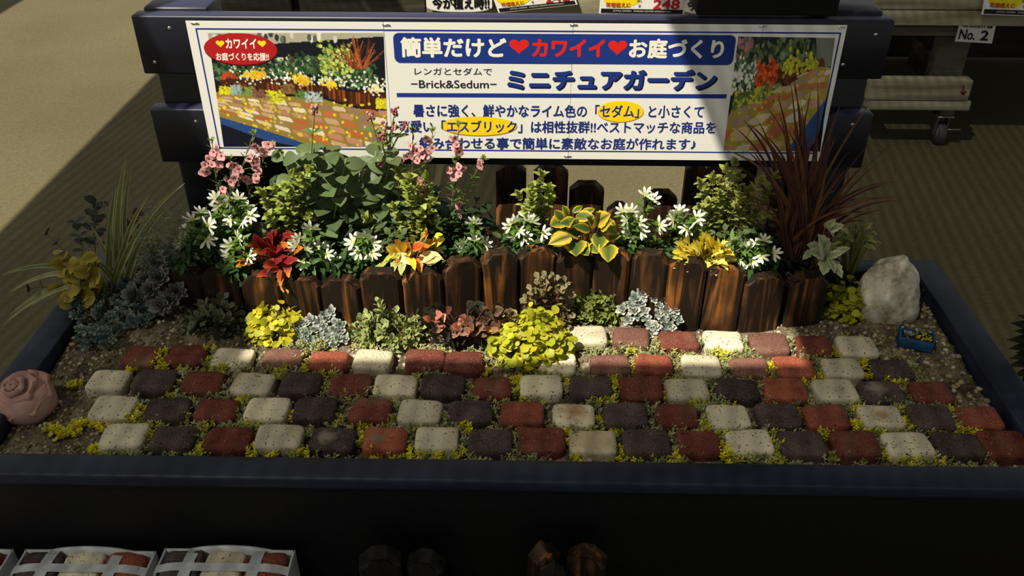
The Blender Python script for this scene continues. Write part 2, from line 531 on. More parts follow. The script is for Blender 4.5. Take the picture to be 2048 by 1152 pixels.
# ------------------------------------------------------------------ bricks
def rbox_mesh(name, sx, sy, sz, r, seed, cuts=7):
    b = bmesh.new()
    bmesh.ops.create_cube(b, size=2)
    bmesh.ops.subdivide_edges(b, edges=list(b.edges), cuts=cuts, use_grid_fill=True)
    rnd = random.Random(seed)
    off = Vector((rnd.uniform(0, 50), rnd.uniform(0, 50), 0))
    cr = [rnd.uniform(0.8, 1.35) for _ in range(4)]
    for v in b.verts:
        q = v.co.copy()
        # push grid lines towards the rounded rims
        f = lambda t: math.copysign(abs(t) ** 0.75, t)
        p = Vector((f(q.x) * sx / 2, f(q.y) * sy / 2, f(q.z) * sz / 2))
        rr = r * cr[(p.x > 0) * 2 + (p.y > 0)]
        rr = min(rr, sz / 2 * 0.98)
        i = Vector((max(-sx / 2 + rr, min(sx / 2 - rr, p.x)), max(-sy / 2 + rr, min(sy / 2 - rr, p.y)), max(-sz / 2 + rr * 0.6, min(sz / 2 - rr * 0.6, p.z))))
        d = p - i
        if d.length > 1e-6:
            s = Vector((rr, rr, rr * 0.6))
            dn = Vector((d.x / s.x, d.y / s.y, d.z / s.z)).normalized()
            p = i + Vector((dn.x * s.x, dn.y * s.y, dn.z * s.z))
        n1 = noise.noise((p + off) * 26) * 0.0016 + noise.noise((p + off) * 90) * 0.0007
        p += p.normalized() * n1
        v.co = p + Vector((0, 0, sz / 2))
    me = bpy.data.meshes.new(name)
    b.to_mesh(me); b.free()
    me.polygons.foreach_set('use_smooth', [True] * len(me.polygons))
    return me
BRICK = {}
for k in BR:
    BRICK[k] = []
    for s in range(4):
        me = rbox_mesh('paver_brick', 0.0740, 0.0565, 0.036, 0.0115, hash((ord(k), s)) % 1000)
        me.materials.append(BR[k][0])
        BRICK[k].append(me)
ORD = ['first', 'second', 'third', 'fourth', 'fifth', 'sixth', 'seventh', 'eighth', 'ninth', 'tenth', 'eleventh', 'twelfth', 'thirteenth', 'fourteenth', 'fifteenth', 'sixteenth', 'seventeenth', 'eighteenth']
ROWS = [
 ('front row', 'cdrcdocdrcdrcdrcdr', [247, 347, 455, 557, 665, 770, 873, 980, 1085, 1187, 1292, 1397, 1501, 1606, 1712, 1817, 1918, 2012], 870, 885),
 ('second row', 'cdrcdrcdococrdcdorcdo', [227, 332, 432, 535, 630, 740, 840, 940, 1045, 1148, 1250, 1355, 1457, 1558, 1655, 1763, 1862, 1960], 811, 833),
 ('third row', 'cdrcdrcdrcdrcdocdr', [217, 308, 405, 505, 600, 700, 790, 885, 985, 1083, 1182, 1283, 1375, 1475, 1572, 1670, 1765, 1862], 757, 779),
 ('fourth row', 'rrcbocrrcbocbocd', [283, 372, 465, 565, 655, 745, 850, 927, 1115, 1220, 1308, 1402, 1500, 1590, 1685, 1785], 707, 733),
 ('short back row', 'cbrcbrc', [1175, 1262, 1357, 1447, 1540, 1627, 1713], 668, 686),
]
ROWS[1] = (ROWS[1][0], 'cdrcdrcdocdrcdocdo', *ROWS[1][2:])
EXTRA = {(0, 5): 'orange-red brick with a grey-green smudge', (1, 9): 'cream brick stained tan on top', (2, 16): 'dark brick with a pale dusty smear',
         (1, 15): 'cream brick with brown stains', (0, 4): 'dark brick with a pale scuff on top', (0, 9): 'tan cream heavily speckled brick'}
STAIN = {(0, 5): ((.010, .004), .013, lin(120, 118, 96)), (1, 9): ((0, .006), .030, lin(172, 134, 96)), (2, 16): ((-.006, .004), .020, lin(142, 130, 120)),
         (1, 15): ((.002, .004), .018, lin(150, 124, 84)), (0, 4): ((.008, .0), .018, lin(134, 126, 112)), (0, 9): ((0, 0), .05, lin(176, 160, 126))}
def stained(m, c, r, col):
    m = m.copy()
    nt = m.node_tree; N, L = nt.nodes, nt.links
    b = N['Principled BSDF']
    src = b.inputs['Base Color'].links[0].from_socket
    tc = nd(N, 'ShaderNodeTexCoord')
    ds = nd(N, 'ShaderNodeVectorMath', operation='DISTANCE'); ds.inputs[1].default_value = (c[0], c[1], .036)
    L.new(tc.outputs['Object'], ds.inputs[0])
    nz = nd(N, 'ShaderNodeTexNoise'); nz.inputs['Scale'].default_value = 90; nz.inputs['Detail'].default_value = 4
    L.new(tc.outputs['Object'], nz.inputs['Vector'])
    ma = nd(N, 'ShaderNodeMath', operation='MULTIPLY_ADD'); ma.inputs[1].default_value = r * 1.4; ma.inputs[2].default_value = -r * .7
    L.new(nz.outputs[0], ma.inputs[0])
    ad = nd(N, 'ShaderNodeMath', operation='ADD'); L.new(ds.outputs['Value'], ad.inputs[0]); L.new(ma.outputs[0], ad.inputs[1])
    mr = nd(N, 'ShaderNodeMapRange'); mr.inputs['From Min'].default_value = r * 1.1; mr.inputs['From Max'].default_value = r * .35; mr.inputs['To Max'].default_value = .85
    L.new(ad.outputs[0], mr.inputs['Value'])
    mx = nd(N, 'ShaderNodeMix', data_type='RGBA'); mx.inputs['B'].default_value = (*col, 1)
    L.new(mr.outputs[0], mx.inputs['Factor']); L.new(src, mx.inputs['A']); L.new(mx.outputs['Result'], b.inputs['Base Color'])
    return m
brick_list = []
rnd = random.Random(5)
for ri, (rn, cols, xs, va, vb) in enumerate(ROWS):
    n = len(xs)
    for i, (c, x) in enumerate(zip(cols, xs)):
        va_, vb_ = va, vb
        x0, x1 = xs[0], xs[-1]
        v = va_ + (vb_ - va_) * (x - x0) / (x1 - x0)
        P = onz(x, v, 0.022)
        o = bpy.data.objects.new('paver_brick', BRICK[c][rnd.randrange(4)])
        COL.objects.link(o)
        z = soil_h(P.x, P.y)
        o.location = (P.x, P.y + rnd.uniform(-0.002, 0.002), -0.014 + rnd.uniform(-0.0015, 0.0015))
        o.rotation_euler = (rnd.uniform(-0.03, 0.03), rnd.uniform(-0.03, 0.03), rnd.uniform(-0.06, 0.06) + (PI if rnd.random() < 0.5 else 0))
        o.scale = (rnd.uniform(0.95, 1.04) * (0.97 if ri > 2 else 1), rnd.uniform(0.94, 1.05), rnd.uniform(0.95, 1.1))
        if (ri, i) in EXTRA:
            t_ = EXTRA[(ri, i)]
            o.data = o.data.copy()
            o.data.materials[0] = stained(BR[c][0], *STAIN[(ri, i)])
        d = EXTRA.get((ri, i), BR[c][1] + ' tumbled brick')
        if i == n - 1: pos = 'at right end of the ' + rn
        elif i == 0: pos = 'at left end of the ' + rn
        else: pos = ORD[i] + ' from left in the ' + rn
        tag(o, d + ' ' + pos, 'brick', 'paver bricks laid in the ' + rn)
        brick_list.append((P.copy(), BR[c][1].split()[0], pos, o))

# ------------------------------------------------------------------ gravel: countless little stones
random.seed(11)
mb = MB()
def in_brick(x, y, m=0.0):
    for P, *_ in brick_list:
        if abs(x - P.x) < 0.036 + m and abs(y - P.y) < 0.028 + m:
            return True
    return False
def put_stone(x, y, r, c):
    h = soil_h(x, y)
    mb.ball((x, y, h + r * 0.2), r, 1, (1, random.uniform(0.7, 1), random.uniform(0.55, 0.8)), 0.16, c, Matrix.Rotation(random.uniform(0, 6), 3, 'Z'))
pal = [lin(142, 128, 96), lin(118, 104, 76), lin(160, 148, 118), lin(96, 84, 62), lin(176, 168, 146)]
cnt = 0
while cnt < 4200:
    x = random.uniform(X0, X1); y = random.uniform(Y0 + 0.005, Y1)
    if in_brick(x, y, -0.004): continue
    if y > fence_y(x) + 0.0 and -0.70 < x < 0.57: continue
    r = random.choice([0.0022, 0.003, 0.003, 0.004, 0.0052])
    if x > 0.62 and y > 0.10: r *= random.uniform(0.9, 1.6)
    elif x < -0.45 and y > 0.22: r *= random.uniform(0.8, 1.3)
    put_stone(x, y, r, jc(random.choice(pal), 0.15, 0.04)); cnt += 1
gv = mb.build('gravel', leaf_mat('gravel stone', 0.9, 0, 0.15), org=(0, 0.2, 0))
tag(gv, 'pale gravel stones strewn over the soil around the bricks', 'gravel', kind='stuff')

# ------------------------------------------------------------------ picket edgings
def picket(mb, base, h, w, th, yaw, ch=0.016, lean=0.0, col=(1, 1, 1)):
    """board with chamfered top corners and softened front edges, its front towards -y"""
    b = bmesh.new()
    hw = w / 2
    e = 0.006
    ch2 = ch * 0.95
    zs = [-0.04, h * 0.3, h * 0.6, h - ch2 - 0.012, h - ch2]
    rings = []
    prof = [(-hw, th / 2), (-hw, -th / 2 + e), (-hw + e, -th / 2), (0, -th / 2 - 0.002), (hw - e, -th / 2), (hw, -th / 2 + e), (hw, th / 2)]
    for z in zs:
        rings.append([b.verts.new((x, y, z)) for x, y in prof])
    k = (hw - ch) / hw
    rings.append([b.verts.new((x * k, y, h - (0.004 if abs(y) < th / 2 else 0.0))) for x, y in prof])
    for r0, r1 in zip(rings, rings[1:]):
        for i in range(len(prof)):
            j = (i + 1) % len(prof)
            b.faces.new((r0[i], r0[j], r1[j], r1[i]))
    b.faces.new(rings[-1])
    b.faces.new(rings[0][::-1])
    M = Matrix.Translation(base) @ Matrix.Rotation(yaw, 4, 'Z') @ Matrix.Rotation(lean, 4, 'X')
    mb.bm(b, M, col)
    b.free()
fe = thing('picket_edging', 'scalloped row of brown scorched wooden pickets edging the flower bed behind the bricks', 'garden edging', (0, 0.36, 0))
random.seed(3)
n = len(PKT)
for i, (B, h) in enumerate(PKT):
    a, c = PKT[max(i - 1, 0)][0], PKT[min(i + 1, n - 1)][0]
    yaw = math.atan2(c.y - a.y, c.x - a.x)
    wd = 0.5 * ((c - a).length / (1 if i in (0, n - 1) else 2)) * 2 * 0.985
    mb = MB()
    picket(mb, B, h, min(wd, 0.078), 0.026, yaw, ch=random.uniform(0.015, 0.02), lean=random.uniform(-0.03, 0.02), col=(random.random(), random.random(), random.random()))
    mb.build('picket', M_burnt, fe, smooth=False)
# rear edging behind the bed, seen under the banner
fr = thing('picket_edging', 'dark uneven wooden pickets standing behind the flower bed below the banner', 'garden edging', (0.15, 0.60, 0.0))
for x0, x1, t in ((992, 1052, 330), (1066, 1134, 333), (1137, 1206, 368), (1214, 1262, 410), (1288, 1352, 385), (1362, 1402, 325), (1404, 1440, 322), (1462, 1500, 322), (1535, 1590, 322)):
    P = ony((x0 + x1) / 2, 430, 0.615)
    T = ony((x0 + x1) / 2, t, 0.615)
    Bz = -0.05
    L_, R_ = ony(x0, 400, 0.615), ony(x1, 400, 0.615)
    mb = MB()
    picket(mb, Vector((P.x, 0.622, Bz)), T.z - Bz, R_.x - L_.x, 0.024, 0, ch=0.018, col=(random.random(), random.random(), random.random()))
    mb.build('picket', M_burnt_dark, fr, smooth=False)
mb = MB()
mb.box((0.17, 0.644, 0.03), (0.72, 0.018, 0.05), bev=0.002)
mb.box((0.17, 0.644, (FZ - 0.04) / 2 + 0.02), (0.05, 0.018, -FZ + 0.04), bev=0.002)
mb.build('stringer', M_burnt_dark, fr)

# ------------------------------------------------------------------ backboard that carries the banner
bb = thing('display_backboard', 'navy wooden backboard of two wide rails on posts behind the planter', 'backboard', (-0.04, 0.6, FZ))
for z0, z1, xa, xb in ((0.424, 0.535, -0.732, 0.660), (0.240, 0.354, -0.738, 0.662)):
    mb = MB()
    mb.box(((xa + xb) / 2, 0.573, (z0 + z1) / 2), (xb - xa, 0.036, z1 - z0), bev=0.004)
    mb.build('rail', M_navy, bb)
for xa, xb in ((-0.722, -0.600), (0.535, 0.650)):
    mb = MB()
    mb.box(((xa + xb) / 2, 0.634, (FZ + 0.540) / 2), (xb - xa, 0.084, 0.540 - FZ), bev=0.005)
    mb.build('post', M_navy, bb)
mb = MB()
mb.box(((-.722 + ony(596, 380, .62).x) / 2, .61, .155), (ony(596, 380, .62).x + .722, .03, .15), bev=.004)  # extra dark board, added to keep the gap below the banner black
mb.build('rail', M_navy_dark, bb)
screw_b = MB()
screw_b.tube([(0, 0, 0), (0, 0, 0.0012), (0, 0, 0.002)], [0.0042, 0.004, 0.0024], 10)
screw_b.tube([(0, 0, 0.002), (0, 0, 0.0021)], [0.001, 0.0006], 4)
so_ = screw_b.build('screw', M_screw)
sm = so_.data
bpy.data.objects.remove(so_)
for u, v in ((338, 57), (309, 125), (391, 244), (1686, 130), (1752, 70), (1705, 250)):
    P = ony(u, v, 0.5535)
    part('screw', sm, bb, frame((P.x, 0.5565, P.z), (0, -1, 0), (1, 0, 0)))

# ------------------------------------------------------------------ banner
SY = 0.548
def sp(u, v):
    p = ony(u, v, SY)
    return p.x, p.z
banner = thing('banner_sign', 'wide laminated white banner with blue Japanese lettering and two garden photos', 'sign', (-0.03, SY, sp(1000, 317)[1]))
zt_l = sp(372, 42); zt_r = sp(1697, 50); zb_l = sp(425, 316); zb_r = sp(1637, 318)
SXL, SXR, SZT, SZB = (zt_l[0] + zb_l[0]) / 2, (zt_r[0] + zb_r[0]) / 2, (zt_l[1] + zt_r[1]) / 2, (zb_l[1] + zb_r[1]) / 2
def U(u):            # banner coordinates from the pixel column at its middle height / pixel row at its middle
    return sp(u, 180)[0]
seams = [SXL, sp(768, 60)[0], sp(1147, 60)[0], sp(1526, 60)[0], SXR]
for i in range(4):
    mb = MB()
    nxs, nzs = 14, 6
    x0, x1 = seams[i], seams[i + 1] - (0.0008 if i < 3 else 0)
    vs = []
    for j in range(nzs + 1):
        for k in range(nxs + 1):
            vs.append(Vector((x0 + (x1 - x0) * k / nxs, SY + (0.0002 if i % 2 else 0.0) + 0.0001, SZB + (SZT - SZB) * j / nzs)))
    m_ = len(vs)
    vs += [v + Vector((0, 0.0009, 0)) for v in vs]
    W_ = nxs + 1
    fs = []
    for j in range(nzs):
        for k in range(nxs):
            a = j * W_ + k
            fs.append((a, a + 1, a + W_ + 1, a + W_)); fs.append((m_ + a, m_ + a + W_, m_ + a + W_ + 1, m_ + a + 1))
    per = [k for k in range(W_)] + [j * W_ + nxs for j in range(1, nzs + 1)] + [nzs * W_ + k for k in range(nxs - 1, -1, -1)] + [j * W_ for j in range(nzs - 1, 0, -1)]
    for a in range(len(per)):
        q = per[(a + 1) % len(per)]
        fs.append((per[a], m_ + per[a], m_ + q, q))
    mb.add(vs, fs)
    mb.build('sheet', M_paper, banner, smooth=False)
def flat(mb, pts, lay, col, th=0.0004):
    """flat printed patch: polygon of (x,z) points on the banner, layer by layer towards the viewer"""
    y = SY - 0.00008 * lay
    vs = [Vector((x, y, z)) for x, z in pts]
    n_ = len(vs)
    mb.add(vs, [tuple(range(n_))], col)
BLUE = lin(28, 52, 128)
def rect_pts(l, t, r, b): return [(l, b), (r, b), (r, t), (l, t)]
def pxr(pts): return [sp(*p) for p in pts]
mb = MB()
bt = 0.0028
L0, R0, T0, B0 = sp(390.5, 57)[0], sp(1683, 64)[0], (sp(390, 57)[1] + sp(1683, 64)[1]) / 2, (sp(429, 300)[1] + sp(1630, 305)[1]) / 2
for l, t, r, b in ((L0, T0, R0, T0 - bt), (L0, B0 + bt, R0, B0), (L0, T0 - bt, L0 + bt, B0 + bt), (R0 - bt, T0 - bt, R0, B0 + bt)):
    flat(mb, rect_pts(l, t, r, b), 1, BLUE)
flat(mb, pxr([(794, 194), (1452, 197), (1454, 188.5), (793, 186)]), 1, BLUE)
mb.build('border', M_print, banner, smooth=False)
def rrect(l, t, r, b, rad, n_=6):
    pts = []
    for cx, cz, a0 in ((r - rad, t - rad, 0), (l + rad, t - rad, 90), (l + rad, b + rad, 180), (r - rad, b + rad, 270)):
        for k in range(n_ + 1):
            a = math.radians(a0 + 90 * k / n_)
            pts.append((cx + rad * math.cos(a), cz + rad * math.sin(a)))
    return pts
mb = MB()
TL, TR = sp(786, 65), sp(1471, 71); BL, BR_ = sp(789, 124.6), sp(1467, 131.7)
flat(mb, rrect((TL[0] + BL[0]) / 2, (TL[1] + TR[1]) / 2, (TR[0] + BR_[0]) / 2, (BL[1] + BR_[1]) / 2, 0.011), 1, BLUE)
mb.build('title_band', M_print, banner, smooth=False)
def ell(cx, cz, rx, rz, n_=48): return [(cx + rx * math.cos(2 * PI * k / n_), cz + rz * math.sin(2 * PI * k / n_)) for k in range(n_)]
def ell_px(u, v, ru, rv):
    c = sp(u, v); a = sp(u + ru, v); b = sp(u, v - rv)
    return c, a[0] - c[0], b[1] - c[1]
for (u, v, ru, rv, c1, c2, nm) in ((957, 252, 76, 19, lin(244, 208, 24), lin(170, 120, 20), 'highlight'), (1241, 223, 46, 21, lin(244, 208, 24), lin(170, 120, 20), 'highlight')):
    mb = MB()
    c, rx, rz = ell_px(u, v, ru, rv)
    flat(mb, ell(c[0] + 0.0006, c[1] - 0.0012, rx * 1.01, rz * 1.03), 1, c2)
    flat(mb, ell(c[0], c[1], rx, rz), 2, c1)
    mb.build(nm, M_print, banner, smooth=False)

# --- printed photographs on the banner, painted as coloured dots of a fine grid
def canvas(w_, h_, c): return np.ones((h_, w_, 3)) * np.array(c)
def blob(A, x, y, rx, ry, c, rr=None):
    h_, w_, _ = A.shape
    Y, X = np.mgrid[0:h_, 0:w_]
    m = ((X / w_ - x) / rx) ** 2 + ((Y / h_ - y) / ry) ** 2 < 1
    A[m] = c
def polyf(A, pts, c):
    h_, w_, _ = A.shape
    Y, X = np.mgrid[0:h_, 0:w_]
    X = (X + 0.5) / w_; Y = (Y + 0.5) / h_
    ins = np.zeros(X.shape, bool)
    n_ = len(pts)
    for i in range(n_):
        (xa, ya), (xb, yb) = pts[i], pts[(i + 1) % n_]
        cond = ((ya > Y) != (yb > Y)) & (X < (xb - xa) * (Y - ya) / (yb - ya + 1e-12) + xa)
        ins ^= cond
    A[ins] = c
rp = random.Random(4)
def scatter(A, x0, x1, yf, sp_, cols, n_, r0, r1):
    for _ in range(n_):
        x = rp.uniform(x0, x1); y = yf(x) + rp.gauss(0, sp_)
        r = rp.uniform(r0, r1)
        blob(A, x, y, r, r * 1.5, np.array(jc(rp.choice(cols), 0.2)))
BRK = [lin(206, 164, 134), lin(218, 188, 156), lin(190, 136, 108), lin(232, 218, 190), lin(190, 104, 62), lin(150, 122, 100)]
def print_left():
    A = canvas(240, 152, lin(20, 22, 30))
    polyf(A, [(0, 0), (1, 0), (1, .03), (.38, .09), (0, .12)], lin(176, 170, 150))
    for k in range(26):
        blob(A, rp.uniform(0, .75), rp.uniform(0, .06), .012, .03, np.array(jc(rp.choice([lin(90, 100, 90), lin(214, 214, 204), lin(50, 60, 56)]), .2)))
    for a, b in ((.36, .44), (.5, .57), (.62, .68)):
        polyf(A, [(a, .21), (b, .2), (b + .01, .33), (a + .02, .34)], lin(208, 202, 184))
        polyf(A, [(a + .09, .2), (a + .12, .2), (a + .11, .34), (a + .08, .33)], lin(110, 66, 30))
    scatter(A, 0, .95, lambda x: .29 + .04 * math.sin(x * 9) + .05 * x, .05, [lin(58, 88, 50), lin(34, 56, 36), lin(90, 120, 80), lin(40, 66, 44)], 900, .005, .013)
    scatter(A, .62, .82, lambda x: .22, .07, [lin(176, 190, 84), lin(200, 208, 110), lin(120, 150, 60)], 200, .005, .011)
    for k in range(34):
        x = .84 + rp.uniform(-.03, .04); a = rp.uniform(-1, 1)
        x2 = x + a * .16; y2 = rp.uniform(0, .12) + abs(a) * .12
        polyf(A, [(x - .005, .3), (x + .006, .3), (x2 + .004, y2), (x2, y2)], jc(rp.choice([lin(140, 70, 34), lin(170, 90, 44), lin(100, 46, 28)]), .2))
    polyf(A, [(.03, .4), (.12, .37), (.2, .39), (.3, .38), (.42, .39), (.5, .4), (.56, .44), (.62, .44), (.7, .47), (.8, .5), (.9, .48), (1, .5), (1, .66), (.86, .64), (.7, .58), (.62, .5), (.5, .5), (.36, .49), (.2, .48), (.04, .45)], lin(70, 34, 18))
    for k in range(70):
        x = rp.uniform(.05, 1); y = .42 + (.13 * max(0, x - .5) * 2)
        polyf(A, [(x, y), (x + .008, y), (x + .006, y + .1), (x + .001, y + .1)], jc(rp.choice([lin(150, 74, 28), lin(40, 20, 12), lin(108, 54, 22)]), .2))
    scatter(A, .1, 1, lambda x: .33 + .1 * x, .03, [lin(240, 240, 228), lin(220, 226, 206)], 200, .004, .008)
    for x, y, c in ((.22, .35, lin(236, 190, 40)), (.27, .34, lin(236, 180, 30)), (.5, .38, lin(240, 196, 40)), (.52, .41, lin(226, 176, 30)), (.68, .43, lin(244, 208, 60)), (.08, .35, lin(190, 70, 34)), (.93, .47, lin(236, 226, 180))):
        for k in range(44):
            blob(A, x + rp.gauss(0, .022), y + rp.gauss(0, .02), .006, .010, np.array(jc(c, .25)))
    # paving
    polyf(A, [(.0, .5), (.35, .53), (.62, .56), (.8, .64), (1, .68), (1, 1), (.55, 1), (.0, .74)], lin(150, 126, 58))
    for r_ in range(6):
        def yl(x, r): t = (r / 6) ** 1.15; return (1 - t) * (.53 + .13 * x) + t * (.715 + .5 * x)
        x = -.05 - (r_ % 2) * .03
        while x < 1.02:
            wd = .075 + .035 * (r_ / 6) + .02 * x
            x2 = x + wd * .82
            h0, h1 = .1, .86
            q = []
            for xx, f in ((x + .006, h0), (x2 - .006, h0), (x2, .3), (x2, .7), (x2 - .006, h1), (x + .006, h1), (x, .7), (x, .3)):
                sh = .10 * (f + r_) / 6
                q.append((xx + sh, yl(xx, r_) * (1 - f) + yl(xx, r_ + 1) * f))
            polyf(A, q, jc(rp.choice(BRK), .1))
            x += wd
    for k in range(150):
        x = rp.uniform(0, 1); y = rp.uniform(.54, 1)
        if y < .72 + x * .45:
            blob(A, x, y, .008, .012, np.array(jc(rp.choice([lin(236, 206, 40), lin(200, 186, 60)]), .15)))
    for x, y, rx, ry, c in ((.06, .48, .05, .04, lin(216, 206, 40)), (.12, .48, .04, .05, lin(150, 170, 170)), (.19, .49, .05, .05, lin(120, 140, 70)), (.25, .51, .04, .04, lin(120, 80, 70)), (.35, .54, .07, .07, lin(206, 200, 40)), (.42, .47, .05, .05, lin(130, 96, 60)), (.5, .52, .05, .04, lin(90, 120, 60)), (.57, .54, .06, .05, lin(170, 186, 184)), (.97, .6, .04, .05, lin(220, 206, 40))):
        for k in range(70):
            blob(A, x + rp.uniform(-rx, rx) * .8, y + rp.uniform(-ry, ry) * .8, .007, .010, np.array(jc(c, .35)))
    polyf(A, [(.0, .72), (.3, .86), (.56, 1), (.46, 1), (.25, .93), (.0, .78)], lin(44, 72, 130))
    polyf(A, [(.0, .78), (.25, .93), (.46, 1), (0, 1)], lin(18, 22, 36))
    return A
def print_right():
    A = canvas(136, 160, lin(30, 40, 30))
    scatter(A, 0, 1, lambda x: .18, .1, [lin(50, 70, 44), lin(84, 104, 66), lin(30, 40, 30), lin(120, 130, 100)], 700, .010, .024)
    scatter(A, 0, .25, lambda x: .34, .07, [lin(200, 206, 190), lin(90, 110, 80), lin(226, 226, 214)], 200, .007, .014)
    scatter(A, 0, .15, lambda x: .06, .04, [lin(190, 120, 130), lin(160, 110, 120)], 20, .01, .02)
    polyf(A, [(.8, .0), (1, .0), (1, .24), (.86, .24)], lin(120, 124, 110))
    scatter(A, .25, .9, lambda x: .42 - .16 * x, .03, [lin(70, 36, 20), lin(100, 56, 28), lin(40, 24, 16)], 120, .02, .035)
    scatter(A, .24, .44, lambda x: .33, .06, [lin(200, 80, 36), lin(226, 104, 44), lin(150, 50, 30)], 160, .010, .02)
    scatter(A, .5, .85, lambda x: .22, .04, [lin(210, 196, 50), lin(160, 170, 50)], 110, .008, .016)
    polyf(A, [(.05, .6), (.35, .5), (.6, .4), (.85, .24), (1, .25), (1, .52), (.7, 1), (0, 1), (0, .7)], lin(170, 150, 70))
    scatter(A, .05, .5, lambda x: .55 - .2 * x, .035, [lin(90, 110, 50), lin(196, 190, 60), lin(120, 140, 90)], 220, .010, .02)
    ys = [.26, .31, .365, .43, .505, .60, .72, .87, 1.06]
    for r_ in range(8):
        ya, yb = ys[r_], ys[r_ + 1]
        def ed(y):
            return (float(np.interp(y, [.25, .4, .5, .7, 1.05], [.80, .56, .36, .08, .0])), float(np.interp(y, [.25, .5, .75, 1.05], [1.0, .99, .82, .60])))
        n_ = 4
        for k in range(-1, n_ + 1):
            q = []
            for f, g in ((.12, .12), (.5, .04), (.88, .12), (.96, .5), (.88, .88), (.5, .95), (.12, .88), (.04, .5)):
                y = ya + (yb - ya) * g
                l_, r2 = ed(y)
                q.append((l_ + (r2 - l_) * (k + (r_ % 2) * .5 + f) / n_, y + .05 * (1 - (k + f) / n_) * (.5 + r_ / 8)))
            if q[3][0] > 1.02 or q[5][0] > ed(q[5][1])[1] - .02: continue
            polyf(A, q, jc(rp.choice([lin(206, 176, 140), lin(196, 156, 128), lin(220, 204, 176), lin(184, 112, 74), lin(170, 140, 116)]), .08))
    for k in range(80):
        blob(A, rp.uniform(.05, .9), rp.uniform(.45, .95), .012, .012, np.array(jc(lin(206, 186, 50), .15)))
    polyf(A, [(1, .5), (1, .74), (.88, 1), (.64, 1), (.8, .78)], lin(48, 84, 140))
    polyf(A, [(1, .74), (1, 1), (.88, 1)], lin(14, 18, 26))
    return A
def print_obj(A, quad, lay, label):
    h_, w_, _ = A.shape
    (tl, tr, br, bl) = [Vector((*sp(*q), 0)) for q in quad]
    mb = MB()
    vs, cs = [], []
    for j in range(h_):
        for i in range(w_):
            s, t = i / (w_ - 1), j / (h_ - 1)
            p = (tl * (1 - s) + tr * s) * (1 - t) + (bl * (1 - s) + br * s) * t
            vs.append(Vector((p.x, SY - 0.00008 * lay, p.y))); cs.append(tuple(A[j, i]))
    fs = [(j * w_ + i, (j + 1) * w_ + i, (j + 1) * w_ + i + 1, j * w_ + i + 1) for j in range(h_ - 1) for i in range(w_ - 1)]
    mb.add(vs, fs, cs)
    o = mb.build('photo_print', M_print, banner, smooth=False)
    o['label'] = label
print_obj(print_left(), [(415.5, 66), (767, 66), (776.6, 293.6), (447.5, 293.6)], 1, 'garden photo printed on the left of the banner')
print_obj(print_right(), [(1476.6, 73), (1670, 76), (1640, 303), (1447, 300)], 1, 'garden photo printed on the right of the banner')
mb = MB()
c, rx, rz = ell_px(481, 98, 73, 32)
flat(mb, ell(c[0] + 0.001, c[1] - 0.002, rx * 1.01, rz * 1.03), 2, lin(70, 16, 16))
flat(mb, ell(c[0], c[1], rx, rz), 3, lin(178, 28, 32))
mb.build('badge', M_print, banner, smooth=False)
def heart_pts(cx, cz, wd, ht):
    pts = []
    for k in range(40):
        t = 2 * PI * k / 40
        x = 16 * math.sin(t) ** 3; z = 13 * math.cos(t) - 5 * math.cos(2 * t) - 2 * math.cos(3 * t) - math.cos(4 * t)
        pts.append((cx - x / 32 * wd, cz + (z + 2.5) / 29 * ht))
    return pts
def heart(u, v, wu, hv, lay, col):
    c, rx, rz = ell_px(u, v, wu / 2, hv / 2)
    mb = MB(); flat(mb, heart_pts(c[0], c[1], rx * 2, rz * 2), lay, col)
    mb.build('heart', M_print, banner, smooth=False)
heart(1038, 94, 40, 30, 2, lin(214, 36, 30)); heart(1235, 96, 38, 30, 2, lin(214, 36, 30))
heart(440.5, 88, 17, 14, 4, lin(246, 220, 30)); heart(524, 88, 17, 14, 4, lin(246, 220, 30))

